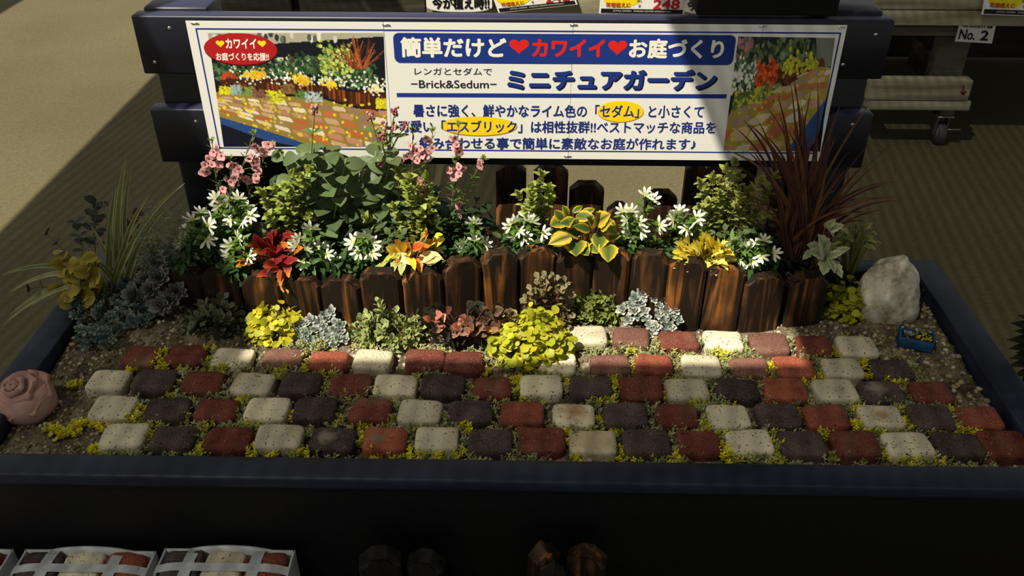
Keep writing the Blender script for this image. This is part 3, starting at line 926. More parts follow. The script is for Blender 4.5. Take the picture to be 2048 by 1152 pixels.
INK = {}
def ink(col):
    k = tuple(round(c, 3) for c in col)
    if k not in INK:
        INK[k] = plain('lettering ink', col, 0.45, 0.3)
    return INK[k]
def text_mesh(s, bold):
    cu = bpy.data.curves.new('lettering', 'FONT')
    cu.body = s; cu.size = 1.0; cu.offset = bold
    cu.resolution_u = 4
    ob = bpy.data.objects.new('lettering', cu)
    COL.objects.link(ob)
    dg = bpy.context.evaluated_depsgraph_get()
    me = bpy.data.meshes.new_from_object(ob.evaluated_get(dg))
    bpy.data.objects.remove(ob)
    bpy.data.curves.remove(cu)
    return me
def letters(s, quad, parent, col, bold=0.02, lay=2, plane=None, shear=0.0):
    """lettering fitted into the box given by two bottom and two top corner points (x,z on the banner, or 3-D points)"""
    me = text_mesh(s, 0.0)
    co = np.array([v.co[:] for v in me.vertices])
    if not len(co): return None
    if bold:                      # thicken the strokes: the outline set round a small circle
        fc = [list(p.vertices) for p in me.polygons]
        n0 = len(co); vv, ff = [], []
        for k in range(9):
            a = 2 * PI * k / 8; q = 0 if k == 8 else bold
            vv.append(co + np.array([q * math.cos(a), q * math.sin(a), 0.0005 * k]))
            ff += [[i + k * n0 for i in f] for f in fc]
        bpy.data.meshes.remove(me)
        me = bpy.data.meshes.new('lettering')
        co = np.concatenate(vv)
        me.from_pydata(co.tolist(), [], ff)
    mn, mx = co.min(0), co.max(0)
    s_ = (co[:, 0] - mn[0]) / (mx[0] - mn[0]); t_ = (co[:, 1] - mn[1]) / (mx[1] - mn[1])
    if plane is None:
        q = [Vector((sp(*p)[0], SY - 0.00008 * lay, sp(*p)[1])) for p in quad]
    else:
        q = [Vector(p) for p in plane]
    bl, br, tr, tl = [np.array(p) for p in q]
    out = np.cross(br - bl, tl - bl); out = out / np.linalg.norm(out)
    P = out[None] * (co[:, 2] * 0.01)[:, None] + ((bl[None] * (1 - s_)[:, None] + br[None] * s_[:, None]) * (1 - t_)[:, None] + (tl[None] * (1 - s_)[:, None] + tr[None] * s_[:, None]) * t_[:, None])
    r = parent
    while r.parent: r = r.parent
    P = P - np.array(r.location)
    me.vertices.foreach_set('co', P.astype(np.float32).ravel())
    me.materials.clear(); me.materials.append(ink(col)); me.update()
    o = bpy.data.objects.new('lettering', me)
    COL.objects.link(o); o.parent = parent
    return o
def tq(l, t, r, b, dl=0.0, tilt=0.0045):
    """pixel box -> quad, following the banner's slight tilt and taper"""
    k = lambda u: (1010 - u) / 1010 * 0.20
    return [(l + k(l) * (b - t) * .5, b), (r + k(r) * (b - t) * .5, b + (r - l) * tilt), (r - k(r) * (b - t) * .5, t + (r - l) * tilt), (l - k(l) * (b - t) * .5, t)]
WHT = lin(240, 236, 220); RED = lin(214, 36, 30); DBL = lin(30, 46, 116); DRK = lin(34, 34, 52)
letters('簡単だけど', tq(801, 74, 1013, 115), banner, WHT, 0.038)
letters('カワイイ', tq(1064, 78, 1210, 114), banner, RED, 0.045)
letters('お庭づくり', tq(1258, 77, 1448, 117), banner, WHT, 0.038)
letters('レンガとセダムで', tq(829, 135, 984, 150), banner, DRK, 0.005)
letters('−Brick&Sedum−', tq(822, 160, 993, 176), banner, DRK, 0.012)
letters('ミニチュアガーデン', tq(1016, 139, 1436, 182), banner, lin(16, 18, 34), 0.05, 1)
letters('ミニチュアガーデン', tq(1014, 137, 1433, 179), banner, BLUE, 0.05, 2)
letters('暑さに強く、鮮やかなライム色の「セダム」と小さくて', tq(826, 208, 1408, 234), banner, DBL, 0.026, 3)
letters('可愛い「エスブリック」は相性抜群!!ベストマッチな商品を', tq(797, 240, 1432, 265), banner, DBL, 0.026, 3)
letters('組み合わせる事で簡単に素敵なお庭が作れます♪', tq(838, 274, 1392, 298), banner, DBL, 0.026, 3)
letters('カワイイ', tq(451, 77, 513, 97), banner, WHT, 0.035, 4)
letters('お庭づくりを応援!!', tq(432, 105, 538, 121), banner, WHT, 0.03, 4)
for u, v in ((389, 46), (772, 49), (1147, 49), (1526, 52), (1682, 54), (1135, 312), (1495, 318)):
    P = ony(u, v, SY)
    mb = MB()
    mb.box((P.x, SY - 0.001, P.z), (0.014, 0.0012, 0.0012))
    mb.build('staple', M_screw, banner)

# ------------------------------------------------------------------ plant building blocks
def wshape(kind, t):
    if kind == 'ovate':  return max(0.04, math.sin(PI * min(1, t ** 0.78)) ** 0.8)
    if kind == 'lance':  return max(0.04, math.sin(PI * t ** 0.7) ** 1.0)
    if kind == 'round':  return max(0.06, math.sqrt(max(0, 1 - (2 * t - 1) ** 2)))
    if kind == 'spoon':  return max(0.10, 0.18 + 0.82 * math.sin(PI * max(0, (t - .15) / .85) ** 1.5) ** 0.9 if t > .2 else 0.2)
    if kind == 'strap':  return max(0.02, min(1, t * 8 + .35) * min(1, (1 - t) * 2.2) ** 0.8)
    if kind == 'petal':  return (0.28 + 0.72 * math.sin(PI * min(1, t * .72)) ) * (1 if t < .8 else math.sqrt(max(.04, 1 - ((t - .8) / .205) ** 2)))
    return 1.0

def leaf(mb, p, d, n, Ln, W, kind='ovate', bend=0.5, fold=0.2, col=(1, 1, 1), edge=None, seg=5, serr=0.0, mid=None, base=None, tip=None, pet=0.0):
    """one leaf blade: p base, d direction, n upper side; col centre colour, edge margin colour"""
    p = Vector(p); d = Vector(d).normalized()
    n = Vector(n); n = n - d * n.dot(d)
    n = n.normalized() if n.length > 1e-5 else d.orthogonal().normalized()
    s = d.cross(n)
    rows = seg + 1
    vs, cs = [], []
    five = edge is not None
    offs = (-1, -0.55, 0, 0.55, 1) if five else (-1, 0, 1)
    pos = p.copy()
    st = Ln / seg
    for i in range(rows):
        t = i / seg
        a = bend * t
        dt = d * math.cos(a) - n * math.sin(a)
        nt = n * math.cos(a) + d * math.sin(a)
        wv = W * 0.5 * wshape(kind, min(0.999, max(0.001, t)))
        if i in (0, seg) and kind in ('ovate', 'lance'):
            wv = W * (0.05 if i == 0 else 0.015)
        for o in offs:
            k = wv
            if serr and abs(o) == 1 and 0 < i < seg:
                k *= 1 + (serr if i % 2 else -serr)
            c = col
            if five:
                c = edge if abs(o) == 1 else (col if o == 0 else (mid or col))
                if tip is not None and t > 0.6: c = mixc(c, tip, min(1, (t - .6) / .3))
            else:
                if base is not None: c = mixc(base, col, min(1, t * 1.6))
                if tip is not None and t > 0.55: c = mixc(c, tip, (t - .55) / .45)
            vs.append(pos + s * (o * k) + nt * (fold * abs(o) * k))
            cs.append(c)
        pos = pos + dt * st
    m = len(offs)
    fs = [(i * m + k, i * m + k + 1, (i + 1) * m + k + 1, (i + 1) * m + k) for i in range(rows - 1) for k in range(m - 1)]
    mb.add(vs, fs, cs)

def rv(a=1.0):
    return Vector((random.uniform(-a, a), random.uniform(-a, a), random.uniform(-a, a)))

def curve(p0, p1, sag=Vector((0, 0, 0)), n=8):
    p0, p1 = Vector(p0), Vector(p1)
    c = (p0 + p1) / 2 + Vector(sag)
    return [p0 * (1 - t) ** 2 + c * 2 * t * (1 - t) + p1 * t * t for t in [i / n for i in range(n + 1)]]

def at_curve(pts, t):
    k = t * (len(pts) - 1); i = min(int(k), len(pts) - 2); f = k - i
    return pts[i] * (1 - f) + pts[i + 1] * f, (pts[i + 1] - pts[i]).normalized()

def sprig(lm, sm, pts, pairs, Ln, W, kind='ovate', col=(.1, .2, .05), edge=None, t0=0.15, up_=0.5, bend=0.5, fold=0.2, size=None, r=0.0012, stem=(.1, .1, .04), seg=4, vari=.15, whorl=2, topcol=None, serr=0.0, facing=0.0):
    """a stem with leaves in opposite pairs turning by a right angle from node to node"""
    if sm is not None:
        sm.tube(pts, [r * (1 - .5 * i / len(pts)) for i in range(len(pts))], 5, stem)
    a0 = random.uniform(0, 6)
    for i in range(pairs):
        t = t0 + (1 - t0) * (i + .5) / pairs if pairs > 1 else 1
        p, d = at_curve(pts, min(1, t))
        x = d.orthogonal().normalized(); y = d.cross(x)
        k = size(t) if size else 1
        for j in range(whorl):
            a = a0 + i * PI / 2 * (1.0 if whorl == 2 else .7) + j * 2 * PI / whorl + random.uniform(-.25, .25)
            o = x * math.cos(a) + y * math.sin(a)
            dd = (o + d * (up_ + .5 * t * up_) + rv(.15)).normalized()
            c = jc(col if topcol is None else mixc(col, topcol, max(0, min(1, t * 1.4 - .2))), vari, .06)
            q = random.uniform(.85, 1.15)
            leaf(lm, p, dd, d * 1.0 - o * .2 + Vector((random.uniform(-.5, .3), -1.3, .3)) * facing, Ln * k * q, W * k * q, kind, bend * random.uniform(.6, 1.4), fold, c, jc(edge, .08) if edge else None, seg, serr)

def mound(lm, c, rad, n, fn, front=0.25):
    """n leaves over a half-dome, fn(mb, p, outward)"""
    c = Vector(c)
    for _ in range(n):
        while True:
            u = Vector((random.gauss(0, 1), random.gauss(-front, 1), abs(random.gauss(0, 1)) * .9)).normalized()
            if u.z > -.05: break
        k = random.uniform(.72, 1.0)
        p = c + Vector((u.x * rad[0], u.y * rad[1], u.z * rad[2])) * k
        o = Vector((u.x / rad[0], u.y / rad[1], u.z / rad[2])).normalized()
        fn(lm, p, o)

def rosette_mesh(name, R, nleaf, col, tipc, kind='spoon', th=1.0, mat=None, rings=3):
    mb = MB()
    for k in range(nleaf):
        f = (k + 1) / nleaf
        a = k * 2.39996
        el = math.radians(80 - 68 * f ** .8)
        d = Vector((math.cos(a) * math.cos(el), math.sin(a) * math.cos(el), math.sin(el)))
        Ln = R * (.35 + .75 * f)
        leaf(mb, (math.cos(a) * R * .06, math.sin(a) * R * .06, R * .25 * (1 - f)), d, Vector((0, 0, 1)) - d * .3, Ln, Ln * .62 * th, kind, -.55, .35, jc(col, .12), None, 4, tip=jc(tipc, .1))
    o = mb.build(name, mat or M_waxy)
    me = o.data
    bpy.data.objects.remove(o)
    return me

BED = 0.09          # height of the soil behind the picket edging

# ------------------------------------------------------------------ white fan flowers
def fan_mesh(seed):
    random.seed(seed)
    mb = MB()
    w_ = lin(244, 244, 234)
    for k in range(5):
        a = math.radians(-84 + 42 * k + random.uniform(-6, 6))
        d = Vector((math.sin(a), -math.cos(a) * .0 + .25, math.cos(a)))
        leaf(mb, (0, 0, .001), d, (0, 1, -.2), random.uniform(.0165, .020), .0054, 'petal', random.uniform(.15, .6), .18, jc(w_, .04), None, 5, base=lin(206, 214, 130))
    mb.ball((0, .001, 0), .002, 1, (1, 1, 1), 0, lin(190, 200, 90))
    mb.tube([(0, 0, 0), (0, -.004, -.008)], [.0012, .0016], 5, lin(96, 130, 60))
    o = mb.build('flower', M_petal)
    me = o.data
    bpy.data.objects.remove(o)
    return me
FAN = [fan_mesh(s) for s in (1, 2, 3, 4)]
GREEN = lin(60, 88, 38); GREEN2 = lin(86, 114, 46); DGREEN = lin(44, 70, 34)

def scaevola(label, base_px, yb, flowers, yf, spread=(.05, .035), nl=26, seed=0, h=.07, dark=1.0):
    random.seed(seed)
    B = ony(*base_px, yb)
    root = thing('fan_flower_plant', label, 'flower', (B.x, yb, BED - .004), 'white fan flowers in the flower bed')
    lm, sm = MB(), MB()
    o = Vector((B.x, yb, BED))
    tips = []
    for (u, v) in flowers:
        P = ony(u, v, yf + random.uniform(-.012, .012))
        tips.append(P)
    for P in tips:
        pts = curve(o + rv(.012) * 1.0 + Vector((0, 0, .004)), P + Vector((0, .004, -.006)), Vector((0, .01, .012)), 8)
        sprig(lm, sm, pts, 6, .024, .0085, 'lance', jc(GREEN2, .15), None, .2, .5, .5, .2, None, .0012, lin(80, 110, 50), 4, .25)
        # little bract rosette under the bloom
        for k in range(4):
            leaf(lm, P + Vector((0, .004, -.004)), Vector((random.uniform(-1, 1), random.uniform(-.6, .8), random.uniform(-.2, .7))), (0, -.3, 1), .017, .006, 'lance', .3, .2, jc(GREEN2, .25))
    for k in range(nl):
        a = random.uniform(0, 2 * PI); q = random.uniform(.3, 1)
        T = o + Vector((math.cos(a) * spread[0] * q, math.sin(a) * spread[1] * q - .008, random.uniform(.15, 1) * h))
        pts = curve(o + rv(.01), T, rv(.01), 5)
        sprig(lm, sm, pts, 4, .026, .010, 'ovate', jc(mixc(GREEN, DGREEN, random.random()), .15), None, .3, .4, .6, .2, None, .001, lin(70, 96, 44), 4, .25, serr=.12)
    lm.build('foliage', M_leaf, root)
    sm.build('stem', M_stem, root)
    for P in tips:
        d = Vector((P.x - o.x, (P.y - o.y) - .03, .02)) + rv(.01)
        face = Vector((random.uniform(-.4, .4), -1, random.uniform(.2, .9)))     # the fan looks towards the light and the viewer
        near = sorted(tips, key=lambda q: (q - P).length)[1:5]
        m_ = sum(near, Vector((0, 0, 0))) / max(1, len(near))
        upv = (P - m_)
        upv = upv.normalized() if upv.length > 1e-4 else Vector((0, 0, 1))
        upv = upv + rv(.35)
        part('flower', random.choice(FAN), root, frame(P, upv, upv.cross(-face)) @ Matrix.Scale(random.uniform(.85, 1.1), 4))
    return root
scaevola('white fan flowers hanging in the shade at the left end of the bed', (392, 535), .40, [(385, 440), (395, 472), (375, 462), (412, 478), (362, 488), (415, 452), (378, 505), (402, 425)], .385, (.05, .04), 26, 1, .06)
scaevola('large sunlit cluster of white fan flowers beneath the left pink blooms', (468, 520), .42, [(470, 425), (490, 418), (456, 402), (487, 441), (468, 456), (440, 412), (426, 432), (497, 430), (462, 436), (433, 396), (478, 398)], .40, (.06, .04), 30, 2, .07)
scaevola('white fan flowers just left of the red coleus', (470, 520), .375, [(464, 492), (482, 500), (458, 508), (478, 478), (497, 512)], .365, (.035, .025), 14, 12, .045)
scaevola('white fan flowers to the right of the red coleus', (632, 525), .375, [(598, 478), (626, 514), (610, 500), (652, 508), (664, 520), (592, 494), (606, 522), (640, 500), (622, 458)], .36, (.06, .03), 30, 3, .05)
scaevola('white fan flowers between the red coleus and the orange and cream coleus', (725, 520), .38, [(709, 486), (728, 474), (744, 488), (719, 502), (742, 504), (732, 508)], .365, (.05, .03), 26, 4, .055)
scaevola('white fan flowers above the fence right of the orange coleus', (945, 505), .40, [(926, 490), (950, 482), (970, 489), (944, 506), (932, 500), (962, 498), (948, 446)], .385, (.05, .03), 24, 5, .06)
scaevola('white fan flowers left of the yellow variegated plant', (1045, 495), .43, [(1030, 444), (1050, 436), (1038, 462), (1062, 444), (1084, 466), (1022, 454), (1048, 474), (1032, 470)], .415, (.05, .035), 22, 6, .07)
scaevola('white fan flowers right of the yellow variegated plant', (1275, 500), .43, [(1254, 440), (1276, 444), (1260, 464), (1281, 462), (1246, 424), (1262, 424), (1290, 392), (1304, 402), (1318, 450), (1268, 470)], .415, (.06, .035), 34, 7, .065)
scaevola('white fan flowers above the chartreuse coleus', (1375, 490), .42, [(1351, 428), (1366, 440), (1386, 446), (1400, 460), (1347, 440), (1374, 456), (1360, 424), (1392, 436)], .405, (.045, .03), 20, 8, .06)
scaevola('white fan flowers right of the chartreuse coleus', (1500, 535), .385, [(1466, 506), (1482, 520), (1492, 537), (1511, 490), (1522, 512), (1546, 506), (1541, 532), (1466, 480), (1500, 500), (1528, 482), (1506, 522), (1486, 492)], .37, (.065, .035), 32, 9, .06)

# ------------------------------------------------------------------ pink spired angelonia
def bloom_mesh(seed):
    random.seed(seed)
    mb = MB()
    pk = lin(224, 172, 172)
    for k in range(5):
        a = 2 * PI * k / 5 + random.uniform(-.2, .2)
        big = 1.25 if k in (3, 4) else .9
        d = Vector((math.cos(a), math.sin(a), .55))
        leaf(mb, (0, 0, .001), d, (0, 0, 1), .0078 * big, .0074 * big, 'round', .8, .15, jc(pk, .12), None, 4, base=lin(186, 108, 118))
    mb.ball((0, 0, .001), .0022, 1, (1, 1, 1), 0, lin(120, 50, 60))
    mb.tube([(0, 0, 0), (0, 0, -.007)], [.0016, .0008], 5, lin(96, 120, 60))
    o = mb.build('bloom', M_petal); me = o.data
    bpy.data.objects.remove(o)
    return me
BLOOM = [bloom_mesh(s) for s in (21, 22, 23)]
def angelonia(label, base_px, yb, stems, seed):
    random.seed(seed)
    B = ony(*base_px, yb)
    o = Vector((B.x, yb, BED))
    root = thing('pink_spire_plant', label, 'flower', (o.x, o.y, BED - .004), 'pink spire flowers in the flower bed')
    lm, sm = MB(), MB()
    bl = []
    for (top, blooms) in stems:
        T = ony(*top, yb)
        pts = curve(o + rv(.012) + Vector((0, 0, .004)), T, Vector(((T.x - o.x) * -.15, 0, .02)), 12)
        sprig(lm, sm, pts, 15, .027, .0062, 'lance', lin(84, 116, 52), None, .22, .55, .4, .25, lambda t: 1.1 - .6 * t, .0015, lin(110, 90, 60), 4, .25)
        for k in range(10):
            leaf(lm, T, Vector((random.uniform(-1, 1), random.uniform(-1, 1), random.uniform(.2, 1.6))), (0, -.4, 1), .010, .004, 'lance', .2, .2, jc(lin(120, 140, 60), .2))
        for (u, v) in blooms:
            bl.append(ony(u, v, yb - .012 + random.uniform(-.008, .008)))
            bl.append(ony(u + random.uniform(-9, 9), v + random.uniform(-9, 9), yb - .004 + random.uniform(-.008, .008)))
    for k in range(16):
        a = random.uniform(0, 2 * PI)
        pts = curve(o, o + Vector((math.cos(a) * .05, math.sin(a) * .03, random.uniform(.04, .12))), rv(.01), 6)
        sprig(lm, sm, pts, 8, .026, .0062, 'lance', lin(54, 84, 40), None, .2, .5, .4, .2, None, .001, lin(90, 84, 50), 4, .25)
    lm.build('foliage', M_leaf, root); sm.build('stem', M_stem, root)
    for P in bl:
        face = Vector((random.uniform(-1, .9), -1, random.uniform(-.6, .7)))
        part('bloom', random.choice(BLOOM), root, frame(P, face) @ Matrix.Rotation(random.uniform(0, 6), 4, 'Z') @ Matrix.Scale(random.uniform(.85, 1.15), 4))
angelonia('pink spire flowers at the left corner below the banner', (465, 500), .45, [
    ((424, 282), [(418, 318), (428, 304), (436, 300), (444, 312), (410, 330), (424, 330), (440, 322), (412, 342), (432, 312)]),
    ((462, 318), [(462, 330), (472, 342), (482, 348), (490, 358), (470, 356), (462, 364), (478, 338)]),
    ((508, 268), [(508, 290), (516, 296), (506, 312), (514, 324), (508, 336), (516, 342), (504, 326), (512, 352)]),
    ((545, 290), [(532, 288), (526, 300), (538, 294)]),
    ((440, 372), [(441, 386), (446, 378)])], 31)
angelonia('pink spire flowers in front of the banner, above the lime sprigs', (835, 500), .45, [
    ((826, 262), [(822, 292), (832, 302), (824, 312), (842, 296), (846, 310), (836, 322), (850, 318), (814, 312)]),
    ((866, 262), [(858, 280), (864, 296)]), ((845, 330), [(842, 356), (848, 366), (838, 374), (846, 384)])], 32)
angelonia('pink spire flowers with the tallest right stem, left of the rear pickets', (905, 500), .46, [
    ((918, 250), [(910, 276), (914, 290), (918, 302), (908, 296)]),
    ((968, 318), [(962, 330)]),
    ((915, 318), [(902, 342), (914, 338), (920, 348), (908, 354), (924, 336)]),
    ((920, 400), [(919, 406), (922, 432), (918, 422), (904, 444)])], 33)

# ------------------------------------------------------------------ tall grey green plant with rosy bud heads
def grey_tall(label, base_px, yb, stems, heads, seed):
    random.seed(seed)
    B = ony(*base_px, yb); o = Vector((B.x, yb, BED))
    root = thing('tall_grey_leaf_plant', label, 'plant', (o.x, o.y, BED - .004), 'tall grey green plants in the flower bed')
    lm, sm = MB(), MB()
    for (top, n_, Ln) in stems:
        T = ony(*top, yb + random.uniform(-.02, .015))
        pts = curve(o + rv(.015), T, Vector((random.uniform(-.01, .01), 0, .01)), 10)
        sprig(lm, sm, pts, n_, Ln, Ln * .72, 'ovate', lin(92, 108, 70), None, .08, .30, .7, .12, lambda t: 1.2 - .35 * t, .0026, lin(112, 130, 80), 6, .16, facing=.8)
    for k in range(22):
        a = random.uniform(0, 2 * PI)
        T = o + Vector((math.cos(a) * .085, math.sin(a) * .03, random.uniform(.02, .16)))
        sprig(lm, sm, curve(o, T, rv(.01), 6), 4, .042, .029, 'ovate', lin(60, 76, 48), None, .3, .4, .6, .12, None, .002, lin(100, 120, 70), 5, .2, facing=.7)
    hd = []
    for (u, v, u0, v0) in heads:
        P = ony(u, v, yb - .02); Q = ony(u0, v0, yb - .01)
        sm.tube(curve(Q, P, Vector((0, -.004, .004)), 6), [.0019, .0018, .0017, .0016, .0015, .0014, .0013], 5, lin(118, 132, 80))
        for s in (-1, 1):
            M_ = Q * .45 + P * .55
            leaf(lm, M_, Vector((s, -.2, .5)), (0, -.3, 1), .022, .011, 'ovate', .5, .15, jc(lin(104, 124, 74), .1))
        hd.append(P)
    lm.build('foliage', M_leaf, root); sm.build('stem', M_stem, root)
    for P in hd:
        fm = MB()
        for k in range(16):
            q = rv(1); q.z *= 1.3
            c_ = P + q * .0055
            fm.ball(c_, .0027, 1, (1, 1, 1.3), .1, jc(random.choice([lin(176, 110, 116), lin(150, 84, 96), lin(214, 178, 160)]), .12))
        fm.build('bud_head', M_petal, root)
grey_tall('tall grey-green leafy plant standing before the banner, with one upright rosy bud spike', (650, 500), .45, [((662, 305), 11, .050), ((628, 296), 9, .048), ((692, 318), 8, .046), ((604, 300), 8, .046), ((560, 305), 6, .042)], [(630, 218, 622, 320)], 41)
grey_tall('tall grey-green leafy plant left of the lime sprigs, with branching rosy bud heads', (745, 500), .46, [((752, 302), 9, .046), ((785, 305), 8, .046), ((716, 326), 7, .042), ((770, 318), 7, .044)],
          [(741, 232, 760, 300), (790, 224, 776, 300), (768, 250, 778, 300), (786, 252, 780, 300), (810, 252, 782, 300), (762, 274, 770, 310), (762, 326, 774, 318)], 42)

# ------------------------------------------------------------------ lime oregano sprigs
def oregano(label, base_px, yb, tops, seed, colb=None, hang=False, n_low=14, h_low=.10):
    random.seed(seed)
    B = ony(*base_px, yb); o = Vector((B.x, yb, BED))
    root = thing('lime_oregano', label, 'plant', (o.x, o.y, BED - .004), 'lime green sprig plants in the flower bed')
    lm, sm = MB(), MB()
    lime = colb or lin(150, 164, 76)
    heads = []
    for (u, v) in tops:
        T = ony(u, v, yb + random.uniform(-.03, .012))
        pts = curve(o + rv(.014), T, Vector(((T.x - o.x) * .1, 0, .02)), 10)
        sprig(lm, sm, pts, 9, .0155, .011, 'ovate', lin(80, 96, 54), None, .15, .5, .5, .2, lambda t: .8 + .4 * t, .0012, lin(120, 110, 60), 4, .16, topcol=lime)
        heads.append((T, (pts[-1] - pts[-2]).normalized()))
    for k in range(n_low):
        a = random.uniform(0, 2 * PI)
        T = o + Vector((math.cos(a) * .06, math.sin(a) * .035 - .01, random.uniform(.2, 1) * h_low))
        sprig(lm, sm, curve(o, T, rv(.01), 6), 6, .016, .011, 'ovate', lin(78, 94, 56), None, .2, .5, .5, .2, None, .001, lin(110, 110, 60), 4, .2)
    lm.build('foliage', M_leaf, root); sm.build('stem', M_stem, root)
    for T, d in heads:
        fm = MB()
        dd = (d + Vector((random.uniform(-.4, .4), -.5, random.uniform(-.2, .3)))).normalized()
        x = dd.orthogonal().normalized(); y = dd.cross(x)
        for i in range(5):
            for j in range(4):
                a = j * PI / 2 + i * PI / 4 + random.uniform(-.2, .2)
                oo = x * math.cos(a) + y * math.sin(a)
                q = 1 - i * .13
                leaf(fm, T + dd * (i * .0048 - .012), oo * .9 + dd * (.5 + .28 * i), dd - oo * .2, .0118 * q, .0098 * q, 'ovate', -.25, .3, jc(lime, .14, .05), None, 4, tip=jc(mixc(lime, lin(196, 150, 110), random.random() * .5), .1))
        fm.build('bract_cone', M_leaf, root)
oregano('lime green sprigs above the red coleus, left of the tall grey-green plant', (590, 495), .425, [(585, 345), (555, 395), (535, 430), (560, 410), (590, 420), (530, 402), (618, 430), (570, 372), (600, 350), (618, 336), (548, 372), (575, 445), (520, 380)], 51)
oregano('broad clump of lime green sprigs behind the orange and cream coleus', (822, 500), .43, [(795, 338), (812, 365), (850, 350), (786, 410), (824, 396), (842, 420), (780, 445), (810, 450), (868, 400), (874, 440), (760, 470), (732, 435), (800, 425), (836, 376), (818, 350), (855, 380), (795, 465), (836, 455), (848, 402)], 52, n_low=24)
oregano('lime green sprigs in front of the tall rear picket', (1070, 480), .45, [(1036, 386), (1062, 372), (1078, 366), (1096, 372), (1106, 392), (1062, 398), (1096, 404), (1072, 412), (1082, 345), (1102, 384), (1050, 420)], 53, n_low=14)
oregano('wide mound of lime green bracts left of the burgundy grass', (1445, 500), .44, [(1400, 362), (1412, 372), (1425, 350), (1440, 360), (1452, 335), (1470, 322), (1416, 402), (1434, 410), (1452, 400), (1468, 412), (1480, 390), (1398, 412), (1424, 425), (1448, 430), (1500, 375), (1520, 360), (1536, 382), (1500, 400), (1530, 405), (1512, 432), (1490, 440), (1548, 350), (1478, 352), (1408, 386), (1440, 384), (1462, 378), (1545, 425)], 54, lin(150, 158, 80), n_low=30, h_low=.11)

# ------------------------------------------------------------------ coleus and other coloured leaf plants
def leaf_cluster(name, label, cat, px, y, leaves, seed, extra=0, layer=0.0, stemc=lin(90, 50, 40), z0=BED, mat=None):
    """leaves: (base px, tip px, width ratio, kind, colours dict)"""
    random.seed(seed)
    B = ony(*px, y); o = Vector((B.x, y + .01, z0))
    root = thing(name, label, cat, (o.x, o.y, z0 - .004))
    lm, sm = MB(), MB()
    more = []
    for L_ in leaves:
        for _ in range(extra):
            (bu, bv), (tu, tv), wr, kind, kw = L_
            ju, jv = random.uniform(-16, 16), random.uniform(-14, 8)
            k2 = dict(kw); k2['y0'] = k2.get('y0', 0) + random.choice((-.012, .016))
            for q in ('col', 'mid', 'edge', 'tip'):
                if k2.get(q) is not None: k2[q] = jc(tuple(x * .9 for x in k2[q]), .12)
            f = random.uniform(.5, .8)
            more.append(((bu + ju, bv + jv), (bu + ju + (tu - bu) * f + random.uniform(-6, 6), bv + jv + (tv - bv) * f + random.uniform(-6, 4)), wr, kind, k2))
    for L_ in list(leaves) + more:
        (bu, bv), (tu, tv), wr, kind, kw = L_
        kw = dict(kw)
        if layer: kw['y0'] = kw.get('y0', 0) - (bv - px[1]) * layer + random.uniform(-.012, .012)
        dy = kw.pop('dy', -.02); yy = y + kw.pop('y0', 0) + random.uniform(-.006, .006)
        P = ony(bu, bv, yy); T = ony(tu, tv, yy + dy)
        d = T - P
        bend = kw.pop('bend', .5)
        nrm = kw.pop('n', (random.uniform(-.25, .25), -.75, .8))
        n_ = Vector(nrm)
        # start the blade so that its bent tip lands on T
        dd = d.normalized(); n_ = (n_ - dd * n_.dot(dd)).normalized()
        d0 = dd * math.cos(bend * .5) + n_ * math.sin(bend * .5)
        leaf(lm, P, d0, n_, d.length * (1 + .04 * bend * bend), d.length * wr, kind, bend, **kw)
        sm.tube(curve(o + rv(.006), P, Vector((0, 0, .006)), 4), .0012, 5, stemc)
    lm.build('foliage', mat or M_leaf, root); sm.build('stem', M_stem, root)
    return root
random.seed(61)
RC, RO, OR = lin(124, 25, 36), lin(146, 36, 36), lin(206, 130, 36)
def rl(b, t, wr=.5, orange=0.0, **k):
    c = jc(mixc(RC, RO, random.random() * .35), .12)
    if orange: c = mixc(c, OR, orange)
    kw = dict(col=jc(c, .05), mid=c, edge=jc(mixc(c, OR, .25 + orange * .5), .08), tip=OR if orange >= .3 and orange < .9 else None, seg=10, serr=.14, fold=.22)
    kw.update(k)
    return (b, t, wr * .82, 'ovate', kw)
reds = [rl((562, 575 - 50), (568, 586), .42, .0, dy=-.05, tip=OR), rl((574, 530), (577, 588), .36, .3, dy=-.05), rl((555, 540), (512, 555), .42, 0, dy=-.05, tip=lin(214, 90, 50)), rl((548, 520), (525, 535), .5), rl((560, 515), (528, 530), .5),
        rl((555, 512), (540, 490), .6), rl((535, 500), (508, 465), .62), rl((545, 490), (556, 458), .5), rl((556, 495), (588, 478), .6), rl((560, 500), (590, 505), .6), rl((560, 510), (575, 525), .7), rl((540, 505), (512, 520), .5), rl((560, 528), (598, 518), .45), rl((565, 520), (600, 522), .5, .9), rl((575, 505), (606, 530), .6, .85), rl((585, 505), (598, 545), .5, .7),
        rl((520, 510), (482, 512), .6, .55), rl((515, 520), (470, 535), .4, .4, dy=-.04), rl((525, 500), (497, 490), .5, .2), rl((520, 515), (488, 528), .45, .35), rl((550, 500), (570, 488), .6), rl((545, 505), (520, 482), .55), rl((548, 515), (548, 545), .5), rl((570, 500), (603, 492), .55, .6), rl((552, 480), (540, 462), .6), rl((565, 485), (585, 466), .55), rl((530, 485), (505, 478), .5), rl((556, 525), (538, 548), .42), rl((575, 515), (596, 534), .5, .8)]
leaf_cluster('red_coleus', 'bright red coleus with orange edged leaves spilling over the fence', 'plant', (550, 520), .375, reds, 62, 2, .0005, stemc=lin(110, 40, 40))
CRM, YEL, ORG = lin(232, 214, 150), lin(240, 206, 60), lin(214, 112, 36)
def ol(b, t, wr, c, e=None, **k):
    kw = dict(col=jc(c, .08), mid=jc(c, .06), edge=e or jc(mixc(c, CRM, .4), .06), seg=8, serr=.08, fold=.2)
    kw.update(k)
    return (b, t, wr * .8, 'ovate', kw)
